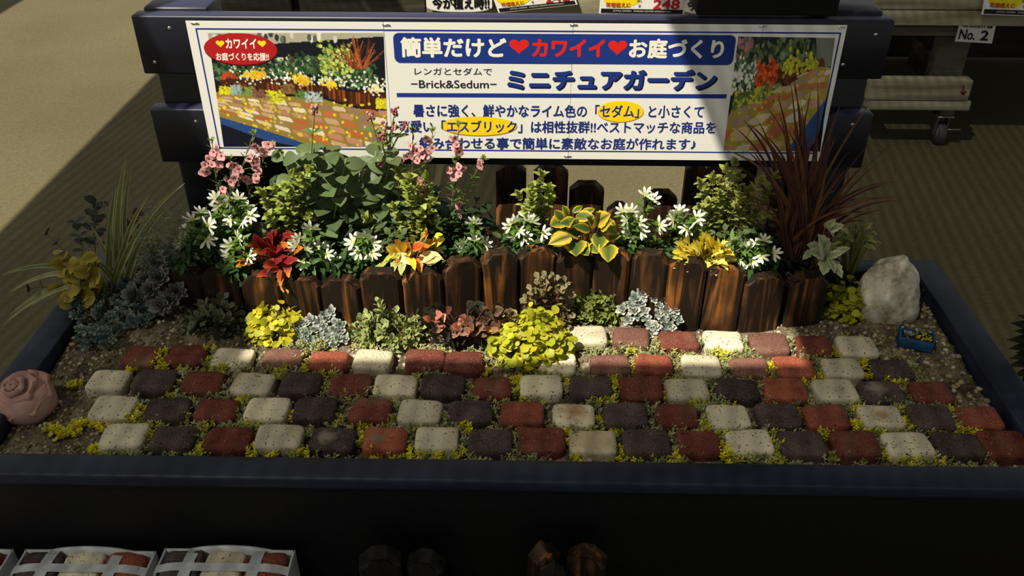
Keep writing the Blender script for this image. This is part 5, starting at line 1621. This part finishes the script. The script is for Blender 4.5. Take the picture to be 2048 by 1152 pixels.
def terra():
    B = onz(47, 849, 0)
    C_ = Vector((B.x - .004, B.y + .035, -.004))
    root = thing('rose_ornament', 'pink terracotta ornament shaped like a succulent rosette at the left of the bricks', 'ornament', C_)
    # solid pot-like body
    mb = MB()
    prof = [(.030, 0), (.040, .004), (.046, .016), (.047, .034), (.044, .050), (.036, .058), (.02, .062), (0.001, .063)]
    n_ = 40
    vs, fs = [], []
    for r, z in prof:
        for k in range(n_):
            a = 2 * PI * k / n_
            q = 1 + .03 * math.sin(5 * a + z * 40)
            vs.append(C_ + Vector((math.cos(a) * r * q, math.sin(a) * r * q, z)))
    for i in range(len(prof) - 1):
        for k in range(n_):
            fs.append((i * n_ + k, i * n_ + (k + 1) % n_, (i + 1) * n_ + (k + 1) % n_, (i + 1) * n_ + k))
    fs.append(tuple(range(n_))[::-1])
    mb.add(vs, fs)
    mb.build('body', M_terra, root)
    # thick carved petals, tilted towards the viewer
    tilt = Matrix.Rotation(math.radians(22), 3, 'X') @ Matrix.Rotation(math.radians(-8), 3, 'Y')
    random.seed(7)
    top = C_ + Vector((0, -.004, .046))
    k = 0
    for ring, (cnt, Ln, el, W_, zz) in enumerate(((7, .052, 18, .046, -.012), (6, .044, 38, .040, -.002), (5, .034, 58, .032, .004), (3, .026, 76, .024, .008))):
        for j in range(cnt):
            a = 2 * PI * j / cnt + ring * .5
            e = math.radians(el)
            mb = MB()
            nseg, nw = 7, 6
            vs = []
            for side in (1, -1):
                for i in range(nseg + 1):
                    t = i / nseg
                    w_ = W_ * .5 * max(.12, (.45 + .55 * math.sin(PI * min(1, t * .62 + .1)))) * (1 if t < .8 else math.sqrt(max(.05, 1 - ((t - .8) / .21) ** 2)))
                    for q in range(nw + 1):
                        s_ = q / nw * 2 - 1
                        r_ = Ln * t
                        th = .006 * (1 - abs(s_) ** 2.5) * (1 - .4 * t) + .0008
                        cup = .35 * W_ * .5 * s_ * s_
                        x = r_ * math.cos(e); z = r_ * math.sin(e) + cup * math.cos(e) + th * side * math.cos(e) - .25 * Ln * t * t * math.cos(e)
                        x -= (cup + th * side) * math.sin(e)
                        p = Vector((x * math.cos(a) - w_ * s_ * math.sin(a), x * math.sin(a) + w_ * s_ * math.cos(a), z + zz))
                        vs.append(top + tilt @ p)
            W2 = nw + 1; m_ = (nseg + 1) * W2
            fs = []
            for i in range(nseg):
                for q in range(nw):
                    A_ = i * W2 + q
                    fs.append((A_, A_ + 1, A_ + W2 + 1, A_ + W2)); fs.append((m_ + A_, m_ + A_ + W2, m_ + A_ + W2 + 1, m_ + A_ + 1))
            per = [q for q in range(W2)] + [i * W2 + nw for i in range(1, nseg + 1)] + [nseg * W2 + q for q in range(nw - 1, -1, -1)] + [i * W2 for i in range(nseg - 1, 0, -1)]
            for q in range(len(per)):
                r2 = per[(q + 1) % len(per)]
                fs.append((per[q], m_ + per[q], m_ + r2, r2))
            mb.add(vs, fs)
            mb.build('petal', M_terra, root)
            k += 1
terra()

def crate():
    B = onz(1831, 700, 0)
    C_ = Vector((B.x, B.y + .012, .002))
    root = thing('miniature_crate', 'tiny blue wooden crate planted with yellow stonecrop in front of the rock', 'planter', C_)
    R = Matrix.Rotation(math.radians(-18), 3, 'Z')
    L_, D_, H_ = .058, .032, .026
    for s in (-1, 1):
        mb = MB(); mb.box(C_ + R @ Vector((0, s * D_ / 2, H_ / 2)), (L_, .003, H_ * (.8 if s < 0 else .8)), R, .0006); mb.build('side_board', M_tealwood, root)
        mb = MB(); mb.box(C_ + R @ Vector((s * L_ / 2, 0, H_ / 2 + .002)), (.003, D_ + .003, H_ + .004), R, .0006); mb.build('end_board', M_tealwood, root)
    mb = MB(); mb.box(C_ + Vector((0, 0, .002)), (L_, D_, .003), R); mb.build('bottom', M_tealwood, root)
    mb = MB(); mb.box(C_ + Vector((0, 0, .011)), (L_ - .004, D_ - .004, .014), R); mb.build('soil', plain('potting soil', lin(60, 50, 40), .95, .1, var=.4, scale=200), root)
    mb = MB()
    A_ = C_ + R @ Vector((-L_ / 2 - .002, .004, .004))
    mb.tube(curve(A_, A_ + Vector((.012, .012, .036)), Vector((-.006, 0, .006)), 6), .0009, 5)
    mb.build('wire_handle', M_wire, root)
    random.seed(9)
    st = thing('yellow_stonecrop', 'tuft of yellow stonecrop growing in the tiny blue crate', 'succulent', C_ + R @ Vector((.012, 0, .018)))
    lm = MB()
    for k in range(70):
        p = C_ + R @ Vector((random.uniform(-.004, .025), random.uniform(-.012, .012), .019 + random.uniform(0, .008)))
        leaf(lm, p, Vector((random.uniform(-1, 1), random.uniform(-1, 1), .7)), (0, 0, 1), .0055, .0028, 'round', .1, .2, jc(lin(214, 200, 50), .15), None, 3)
    lm.build('foliage', M_waxy, st)
    ms = rosette_mesh('rosette', .011, 14, lin(130, 146, 136), lin(170, 180, 170))
    ec = bpy.data.objects.new('grey_rosette', ms); COL.objects.link(ec)
    ec.matrix_world = frame(C_ + R @ Vector((-.016, 0, .019)), (0, -.3, 1))
    tag(ec, 'small grey-green rosette in the left half of the tiny blue crate', 'succulent')
crate()

# ------------------------------------------------------------------ lime stonecrop tufts among the bricks, and the grey green mat
def tuft_mesh(seed, col, R=.014):
    random.seed(seed)
    mb = MB()
    for k in range(13):
        a = random.uniform(0, 2 * PI); q = random.uniform(0, 1) ** .6
        B_ = Vector((math.cos(a) * R * q, math.sin(a) * R * q, 0)); T = B_ * 1.1 + Vector((0, 0, random.uniform(.008, .017) * (1 - .35 * q)))
        c = jc(col, .15, .05)
        for i in range(13):
            t = .25 + .75 * i / 12
            p = B_ * (1 - t) + T * t
            b_ = i * 2.4 + random.uniform(-.3, .3)
            el = 1.4 if i > 10 else random.uniform(.2, .8)
            leaf(mb, p, Vector((math.cos(b_), math.sin(b_), el)), (0, 0, 1), .0058, .0027, 'round', .1, .3, jc(c, .14, .04), None, 3)
    o = mb.build('tuft', M_waxy); me = o.data
    bpy.data.objects.remove(o)
    return me
TUFT = [tuft_mesh(s, lin(214, 206, 44)) for s in (131, 132, 133, 134, 135)]
TP = [(148,762),(271,733),(325,712),(320,729),(341,730),(362,733),(398,722),(417,707),(445,731),(350,776),(104,853),(122,863),(156,846),(198,850),(140,860),(276,816),(255,837),(282,836),(299,868),(305,847),(414,845),(489,798),(502,842),(193,894),(404,894),(510,902),(568,742),(659,738),(877,706),(877,723),(620,734),(588,835),(675,835),(732,849),(771,842),(929,835),(927,854),(940,849),(719,873),(541,907),(604,903),(743,907),(795,907),(823,907),(850,900),(872,907),(913,903),(957,737),(1267,697),(1226,748),(1234,774),(1284,740),(1030,790),(1036,766),(1129,766),(1210,795),(1353,790),(1392,800),(1458,795),(1437,698),(1453,708),(1205,840),(1231,856),(1134,872),(1242,904),(1271,911),(1345,915),(1445,861),(1411,853),(1453,898),(1461,914),(1155,911),(1649,699),(1677,703),(1725,715),(1734,730),(1746,748),(1621,765),(1654,751),(1796,762),(1778,765),(1553,736),(1544,748),(1713,813),(1719,854),(1752,857),(1801,813),(1823,843),(1802,856),(1864,857),(1888,857),(1912,857),(1939,857),(1915,825),(1957,866),(1556,857),(1648,863),(1553,893),(1556,917),(1663,908),(1775,905),(1817,917),(1879,917),(1449,887)]
random.seed(136)
used = {}
occ = []
for (u, v) in TP:
    P = onz(u, v + 4, .008)
    for _ in range(3):            # keep the tuft in the joints, not on top of a brick
        for Q, *_r in brick_list:
            ex, ey = .034 - abs(P.x - Q.x), .027 - abs(P.y - Q.y)
            if ex > 0 and ey > 0:
                if ex * .8 < ey: P.x += math.copysign(ex, P.x - Q.x)
                else: P.y += math.copysign(ey, P.y - Q.y)
    best = min(brick_list, key=lambda b: (b[0].x - P.x) ** 2 + ((b[0].y - P.y) * 1.2) ** 2)
    dx, dy = P.x - best[0].x, P.y - best[0].y
    side = ('right of' if dx > 0 else 'left of') if abs(dx) / .04 > abs(dy) / .032 else ('behind' if dy > 0 else 'before')
    key = side + ' the ' + best[1] + ' brick ' + best[2]
    if key in used:
        other = used[key]
        fine = ('nearer ' if P.y < other.y else 'farther ') if 'of' in side and side != 'before' else ('left-hand ' if P.x < other.x else 'right-hand ')
        lab = fine + 'lime tuft ' + key
        if lab in used:
            lab = lab.replace('lime', 'smaller lime')
    else:
        lab = 'lime tuft ' + key
    used.setdefault(key, P); used[lab] = P
    o = bpy.data.objects.new('stonecrop_tuft', random.choice(TUFT)); COL.objects.link(o)
    onb = in_brick(P.x, P.y, -.006)
    o.location = (P.x, P.y, (.012 if onb else max(.0, soil_h(P.x, P.y))))
    o.rotation_euler = (0, 0, random.uniform(0, 6))
    s = random.uniform(.85, 1.3)
    o.scale = (s, s, s)
    tag(o, lab, 'succulent', 'lime stonecrop tufts between the bricks')
random.seed(137)
mb = MB()
seeds_ = []
while len(seeds_) < 1700:
    x = random.uniform(-.70, .78); y = random.uniform(-.045, .30)
    if in_brick(x, y, -.003): continue
    if y > .255 and x < .10: continue
    if x < -.68 + max(0, (y - .15)) * .6 or x > .74 - y * .15: continue
    if noise.noise((x * 14, y * 14, 2.2)) < -.12: continue
    seeds_.append((x, y))
for (x, y) in seeds_:
    c0 = random.choice([lin(150, 156, 108), lin(128, 138, 92), lin(172, 174, 130), lin(162, 162, 98), lin(176, 174, 92)])
    z0 = soil_h(x, y)
    p0 = Vector((x, y, z0))
    for s in range(random.choice((1, 2, 2))):
        T = p0 + Vector((random.uniform(-.012, .012), random.uniform(-.012, .012), random.uniform(.008, .022)))
        for i in range(10):
            t = .3 + .7 * i / 10
            p = p0 * (1 - t) + T * t
            a = random.uniform(0, 2 * PI)
            leaf(mb, p, Vector((math.cos(a), math.sin(a), random.uniform(.2, 1.2))), (0, 0, 1), .0068, .0026, 'lance', .1, .3, jc(c0, .2, .05), None, 2)
mt = mb.build('stonecrop_mat', M_waxy, org=(0, .15, 0))
tag(mt, 'low grey-green stonecrop creeping in the joints between the bricks', 'ground cover', kind='stuff')

# ------------------------------------------------------------------ dark leafed plant at the right edge, in front of the ribbed floor
random.seed(140)
py = .26
Bp = ony(2075, 760, py)
dp = thing('dark_leaf_plant', 'almost black leafed plant at the right edge of the picture beside the planter', 'plant', (Bp.x, py, FZ))
mb = MB()
mb.tube([(Bp.x, py, FZ), (Bp.x, py, FZ + .02), (Bp.x, py, FZ + .14), (Bp.x, py, FZ + .15)], [.05, .055, .07, .072], 20, lin(40, 38, 36))
mb.build('pot', leaf_mat('black plastic', .5, 0, .4), dp)
lm, sm = MB(), MB()
for (u, v, u2, v2) in ((2080, 660, 2025, 655), (2080, 680, 2018, 690), (2075, 690, 2020, 708), (2080, 705, 2022, 728), (2080, 720, 2020, 742), (2085, 735, 2028, 762), (2080, 670, 2032, 672), (2090, 650, 2040, 640), (2090, 700, 2036, 716), (2090, 680, 2120, 640), (2090, 720, 2150, 700), (2085, 760, 2040, 772), (2080, 640, 2060, 615)):
    A_, T = ony(u, v, py), ony(u2, v2, py - .02)
    d = T - A_
    leaf(lm, A_, d + Vector((0, 0, .015)), (0, -.7, .8), d.length, d.length * .30, 'lance', .5, .2, jc(lin(34, 34, 26), .2), None, 6)
    sm.tube(curve(Vector((Bp.x, py, FZ + .14)), A_, rv(.01), 5), .0025, 5, lin(50, 44, 34))
lm.build('foliage', M_leaf, dp); sm.build('stem', M_stem, dp)

# ------------------------------------------------------------------ brick packs at the lower left
def pack(label, u0, u1, vtop, idx):
    yb = -.112                                   # the back of the pack stands just before the planter front
    A_, B_ = ony(u0, vtop + 12, yb), ony(u1, vtop + 12, yb)
    z = (A_.z + B_.z) / 2
    w_ = B_.x - A_.x
    dpt = .170
    root = thing('brick_pack', label, 'pack', ((A_.x + B_.x) / 2, yb - dpt / 2, FZ), 'packs of paver bricks in front of the planter')
    cx = (A_.x + B_.x) / 2
    th = .004
    for s in (-1, 1):
        mb = MB(); mb.box((cx + s * (w_ / 2 - th / 2), yb - dpt / 2, (FZ + z) / 2), (th, dpt, z - FZ), bev=.001); mb.build('side_wall', M_white, root)
    mb = MB(); mb.box((cx, yb - dpt + th / 2, (FZ + z) / 2 - .004), (w_ - .01, th, z - FZ - .008)); mb.build('front_wall', M_white, root)
    mb = MB()
    pts = []
    for k in range(25):
        t = k / 24
        x = cx - w_ / 2 + w_ * t
        hump = .010 * max(0, math.sin(PI * min(1, max(0, (t - .2) / .62)))) ** .7
        pts.append((x, z + hump))
    vs = [Vector((x, yb, zz)) for x, zz in pts] + [Vector((x, yb - th, zz)) for x, zz in pts] + [Vector((x, yb, FZ + .002)) for x, zz in pts] + [Vector((x, yb - th, FZ + .002)) for x, zz in pts]
    n_ = 25
    fs = []
    for k in range(n_ - 1):
        fs += [(k, k + 1, n_ + k + 1, n_ + k), (2 * n_ + k, 2 * n_ + k + 1, k + 1, k), (n_ + k, n_ + k + 1, 3 * n_ + k + 1, 3 * n_ + k)]
    mb.add(vs, fs); mb.build('back_wall', M_white, root)
    mb = MB(); mb.box((cx, yb - dpt / 2, (FZ + z - .034) / 2), (w_ - 2 * th - .002, dpt - 2 * th - .002, z - .034 - FZ)); mb.build('inner_tray', M_white, root)
    def strap(nm, p0, p1, wv, hump):
        p0, p1, wv = Vector(p0), Vector(p1), Vector(wv)
        vs, fs = [], []
        for i in range(13):
            t = i / 12
            h_ = hump * min(1, min(t, 1 - t) * 7) ** .7
            for dz in (0, .0012):
                for s_ in (-.5, .5):
                    vs.append(p0 * (1 - t) + p1 * t + wv * s_ + Vector((0, 0, h_ + dz)))
        for i in range(12):
            a = i * 4
            fs += [(a, a + 4, a + 5, a + 1), (a + 2, a + 3, a + 7, a + 6), (a, a + 2, a + 6, a + 4), (a + 1, a + 5, a + 7, a + 3)]
        fs += [(0, 1, 3, 2), (48, 50, 51, 49)]
        mb = MB(); mb.add(vs, fs); mb.build(nm, M_white, root, smooth=False)
    strap('cross_strap', (cx - w_ / 2, yb - .043, z), (cx + w_ / 2, yb - .043, z), (0, .015, 0), .0085)
    for t in (.24, .74):
        strap('long_strap', (cx - w_ / 2 + w_ * t, yb - .001, z), (cx - w_ / 2 + w_ * t, yb - dpt + .001, z), (.018, 0, 0), .0072)
    names = ['left', 'middle', 'right']
    for r_ in range(2):
        for c_ in range(3):
            k = ['d', 'c', 'o'][c_]
            o = bpy.data.objects.new('paver_brick', BRICK[k][(idx + c_ + r_) % 4]); COL.objects.link(o)
            o.location = (cx + (c_ - 1) * (w_ - .012) / 3, yb - .037 - r_ * .070, z - .0335)
            o.rotation_euler = (0, 0, .03 * ((idx + c_ + r_) % 3 - 1))
            s_ = (w_ - .014) / 3 / .0765
            o.scale = (s_, 1.12, 1.1)
            tag(o, BR[k][1] + ' brick, ' + names[c_] + ' of the ' + ('back' if r_ == 0 else 'front') + ' three in the ' + ['leftmost', 'second', 'rightmost'][idx] + ' white net pack', 'brick', 'bricks in the white net packs')
pack('white net pack of six bricks cut off at the left edge of the picture', -240, 26, 1084, 0)
pack('white net pack of six bricks, the middle one of the three packs', 52, 312, 1088, 1)
pack('white net pack of six bricks, the rightmost of the three packs', 330, 590, 1086, 2)

# ------------------------------------------------------------------ rolls of picket edging for sale at the bottom
def roll(label, items, mat, y0, seed):
    random.seed(seed)
    Ps = [(ony((a + b) / 2, t, y0 + dy), ony(a, t, y0 + dy).x, ony(b, t, y0 + dy).x, yaw) for (a, b, t, dy, yaw) in items]
    cx = sum(p[0].x for p in Ps) / len(Ps)
    root = thing('picket_roll', label, 'garden edging', (cx, y0, FZ), 'rolled picket edgings below the planter')
    for P, xa, xb, yaw in Ps:
        mb = MB()
        picket(mb, Vector((P.x, P.y, FZ + .04)), P.z - FZ - .04, xb - xa, .030, yaw, ch=.020, col=(random.random(), random.random(), random.random()))
        mb.build('picket', mat, root, smooth=False)
roll('pair of black rolled pickets at the bottom, just left of centre', [(716, 800, 1106, -.16, .12), (812, 888, 1112, -.15, -.15)], M_grayblack, 0, 150)
roll('brown scorched rolled pickets at the bottom centre', [(1062, 1120, 1094, -.15, .6), (1136, 1214, 1102, -.15, -.2), (1082, 1132, 1136, -.20, 0)], M_burnt, 0, 151)

# ------------------------------------------------------------------ rack and price cards in the background
YR = 2.03
def bxp(mb, l, t, r, b, y, th, bev=.003):
    """board whose front face spans a pixel box at depth y"""
    A_, B_, C_ = ony(l, t, y), ony(r, t, y), ony((l + r) / 2, b, y)
    mb.box(((A_.x + B_.x) / 2, y + th / 2, ((A_.z + B_.z) / 2 + C_.z) / 2), (B_.x - A_.x, th, (A_.z + B_.z) / 2 - C_.z), bev=bev)
    return A_, B_, C_
rk = thing('plant_rack', 'whitewashed wooden plant rack with a castor in the dark background on the right', 'rack', (1.4, YR + .2, FZ))
for nm, bx in (('front_board', (1640, 22, 2180, 52)), ('front_board', (1640, -30, 2180, 20))):
    mb = MB(); bxp(mb, *bx, YR, .03); mb.build(nm, M_whitewood, rk)
mb = MB(); bxp(mb, 1735, 54, 1935, 72, YR + .04, .04); mb.build('cross_beam', M_weather, rk)
A_, B_ = ony(1895, 50, YR + .06), ony(1960, 50, YR + .06)
Cb = ony(1920, 160, YR + .06)
mb = MB(); mb.box(((A_.x + B_.x) / 2, YR + .11, (A_.z + Cb.z) / 2 - .02), (B_.x - A_.x, .05, A_.z - Cb.z + .04), bev=.003); mb.build('leg', M_weather, rk)
mb = MB()
bxp(mb, 1742, 161, 1948, 201, YR - .01, .05); mb.build('bottom_rail', M_whitewood, rk)
mb = MB()
bxp(mb, 1738, 203, 1944, 221, YR - .01, .05); mb.build('bottom_rail', M_whitewood, rk)
# red arrow mark painted on the upper rail
def ap(u, v): 
    p = ony(u, v, YR - .0115); return p
mb = MB()
for quad in (((1926, 170), (1929, 170), (1928, 189), (1925, 189)), ((1925, 190), (1929, 190), (1933, 182), (1931, 181)), ((1924, 190), (1928, 189), (1923, 182), (1921, 184))):
    mb.add([ap(*q) for q in quad], [(0, 1, 2, 3)], lin(120, 30, 24))
mb.build('arrow_mark', M_print, rk, smooth=False)
Wc = onz(1880, 284, FZ)
cs = MB()
wy = YR + .03
wx = ony(1878, 260, wy).x
mb = MB(); mb.tube([(wx - .014, wy, FZ + .042), (wx + .014, wy, FZ + .042)], .042, 24); ca = mb.build('castor', M_rubber, rk)
mb = MB(); mb.tube([(wx - .0155, wy, FZ + .042), (wx + .0155, wy, FZ + .042)], .026, 20); mb.build('hub', M_zinc, ca)
mb = MB()
for s in (-1, 1): mb.box((wx + s * .02, wy, FZ + .075), (.003, .035, .075), bev=.001)
mb.box((wx, wy, FZ + .113), (.06, .06, .004)); mb.box((wx + .045, wy - .01, FZ + .06), (.05, .02, .003))
mb.build('fork', M_zinc, ca)
zr = ony(1840, 221, YR - .01).z
mb = MB(); mb.box((wx, wy, (FZ + .115 + zr) / 2), (.05, .05, max(.004, zr - FZ - .115))); mb.build('castor_block', M_weather, rk)
mb = MB(); bxp(mb, 1738, 161, 1760, 221, YR + .05, .5); mb.build('side_rail', M_weather, rk)
mb = MB(); bxp(mb, 1925, 161, 1944, 221, YR + .05, .5); mb.build('side_rail', M_weather, rk)
M_darkwood = plain('dark weathered wood', lin(60, 56, 48), .8, .2, scale=20, stretch=(.12, 1, 1.6), col2=lin(40, 37, 32))
mb = MB(); mb.box((1.7, 3.0, -.12), (4.6, .03, .5)); mb.build('back_panel', M_darkwood, rk)
mb = MB(); mb.box((1.75, 2.55, .150), (2.3, .92, .02)); mb.build('shelf', M_weather, rk)
def card(name, label, corners, y, build, group=None, cat='price card'):
    """upright card: pixel corners bl, br, tr, tl"""
    q = [ony(*p, y) for p in corners]
    c = (q[0] + q[1]) / 2
    root = thing(name, label, cat, c, group)
    mb = MB()
    vs = q + [p + Vector((0, .004, 0)) for p in q]
    mb.add(vs, [(0, 1, 2, 3), (7, 6, 5, 4), (0, 4, 5, 1), (1, 5, 6, 2), (2, 6, 7, 3), (3, 7, 4, 0)])
    mb.build('board', M_paper, root, smooth=False)
    def pt(s, t, k=1):
        p = (q[0] * (1 - s) + q[1] * s) * (1 - t) + (q[3] * (1 - s) + q[2] * s) * t
        return p + Vector((0, -.0006 * k, 0))
    build(root, pt)
    return root
def patch(root, pt, pts, col, k, name):
    mb = MB(); mb.add([pt(s, t, k) for s, t in pts], [tuple(range(len(pts)))], col); mb.build(name, M_print, root, smooth=False)
def ctext(root, pt, s, l, b, r, t, col, bold=.02, k=3):
    letters(s, None, root, col, bold, 0, [pt(l, b, k), pt(r, b, k), pt(r, t, k), pt(l, t, k)])
def no2(root, pt):
    ctext(root, pt, 'No.', .06, .12, .50, .62, lin(24, 24, 26), .02)
    ctext(root, pt, '2', .64, .12, .86, .62, lin(24, 24, 26), .03)
    ctext(root, pt, '野菜用什器', .10, .72, .92, .98, lin(24, 24, 26), .03)
card('number_card', 'small white card numbered two hanging under the whitewashed rack', [(1910, 83), (1984, 87), (1993, 46), (1921, 42)], YR + .033, no2, cat='card')
def price(num):
    def f(root, pt):
        patch(root, pt, [(.02, .015), (.98, .015), (.98, .105), (.02, .105)], lin(26, 24, 26), 1, 'footer_bar')
        ctext(root, pt, 'JOYFUL HONDA   GARDEN CENTER HITACHINAKA', .16, .04, .84, .08, lin(214, 210, 200), .004)
        patch(root, pt, [(.25 + .22 * math.cos(2 * PI * i / 28), .33 + .20 * math.sin(2 * PI * i / 28)) for i in range(28)], lin(240, 214, 20), 1, 'yellow_burst')
        ctext(root, pt, '花壇植えに', .07, .14, .36, .235, lin(176, 70, 30), .03)
        ctext(root, pt, '花苗まとめて!', .10, .32, .42, .42, lin(176, 70, 30), .02)
        ctext(root, pt, '税込', .43, .25, .49, .30, lin(40, 36, 36), .01)
        ctext(root, pt, '¥', .45, .145, .48, .205, lin(60, 40, 40), .01)
        ctext(root, pt, num, .62, .115, .93, .31, lin(186, 34, 34), .02)
    return f
card('price_card', 'tilted price card on the rack behind the middle of the backboard', [(997, 26), (1155, 9), (1128, -74), (966, -58)], YR - .02, price('248'), 'price cards on the rack')
card('price_card', 'price card reading 248 behind the right half of the backboard', [(1198, 27), (1368, 30), (1384, -70), (1206, -73)], YR - .02, price('248'), 'price cards on the rack')
card('price_card', 'price card on the whitewashed rack at the top right corner', [(1963, 29), (2140, 35), (2152, -74), (1985, -80)], YR - .02, price('248'), 'price cards on the rack')
def now(root, pt):
    ctext(root, pt, '今が植え時!!', .09, .12, .96, .62, lin(20, 18, 18), .035)
def oval_card(name, label, cx_, cy_, ru, rv_, y, build):
    c = ony(cx_, cy_, y); a = ony(cx_ + ru, cy_, y).x - c.x; b = c.z - ony(cx_, cy_ + rv_, y).z
    root = thing(name, label, 'sign', (c.x, y, c.z - b), None)
    mb = MB()
    n_ = 40
    ring = [(max(-1, min(1, 1.12 * math.copysign(abs(math.cos(2 * PI * i / n_)) ** .6, math.cos(2 * PI * i / n_)))), math.copysign(abs(math.sin(2 * PI * i / n_)) ** .8, math.sin(2 * PI * i / n_))) for i in range(n_)]
    vs = [Vector((c.x + a * x, y, c.z + b * z)) for x, z in ring] + [Vector((c.x + a * x, y + .004, c.z + b * z)) for x, z in ring]
    mb.add(vs, [tuple(range(n_)), tuple(range(2 * n_ - 1, n_ - 1, -1))] + [(i, n_ + i, n_ + (i + 1) % n_, (i + 1) % n_) for i in range(n_)])
    mb.build('board', M_paper, root, smooth=False)
    def pt(s, t, k=1): return Vector((c.x - a + 2 * a * s, y - .0006 * k, c.z - b + 2 * b * t))
    build(root, pt)
oval_card('oval_sign', 'white oval sign with bold black writing behind the top rail', 918, 0, 66, 24, YR - .02, now)

oval_card('oval_sign', 'white oval sign mostly hidden behind the black box', 1424, 4, 60, 24, YR - .02, now)

lr = thing('plank_rack', 'weathered grey plank rack behind the left half of the backboard', 'rack', (-.5, YR + .3, FZ))
for bx in ((376, -40, 574, 24), (592, -40, 848, 24), (850, -40, 1000, 40), (1000, -40, 1400, 44)):
    mb = MB(); bxp(mb, *bx, YR, .03); mb.build('plank', M_weather if bx[0] < 850 else M_whitewood, lr)
for bx in ((576, -40, 590, 200), (380, 24, 400, 180), (830, 24, 848, 200)):
    A_, B_ = ony(bx[0], -40, YR + .03), ony(bx[2], -40, YR + .03)
    mb = MB(); mb.box(((A_.x + B_.x) / 2, YR + .052, (A_.z + FZ) / 2), (max(.03, B_.x - A_.x), .04, A_.z - FZ), bev=.002); mb.build('leg', M_darkwood, lr)

# black box on the right half of the backboard
A_, B_ = ony(1392, 33, .557), ony(1674, 36, .557)
mb = MB(); mb.box(((A_.x + B_.x) / 2, .617, .541 + .11), (B_.x - A_.x, .12, .22), bev=.004)
o = mb.build('black_box', M_black, org=((A_.x + B_.x) / 2, .617, .541))
tag(o, 'plain black box standing on the right part of the backboard', 'box')
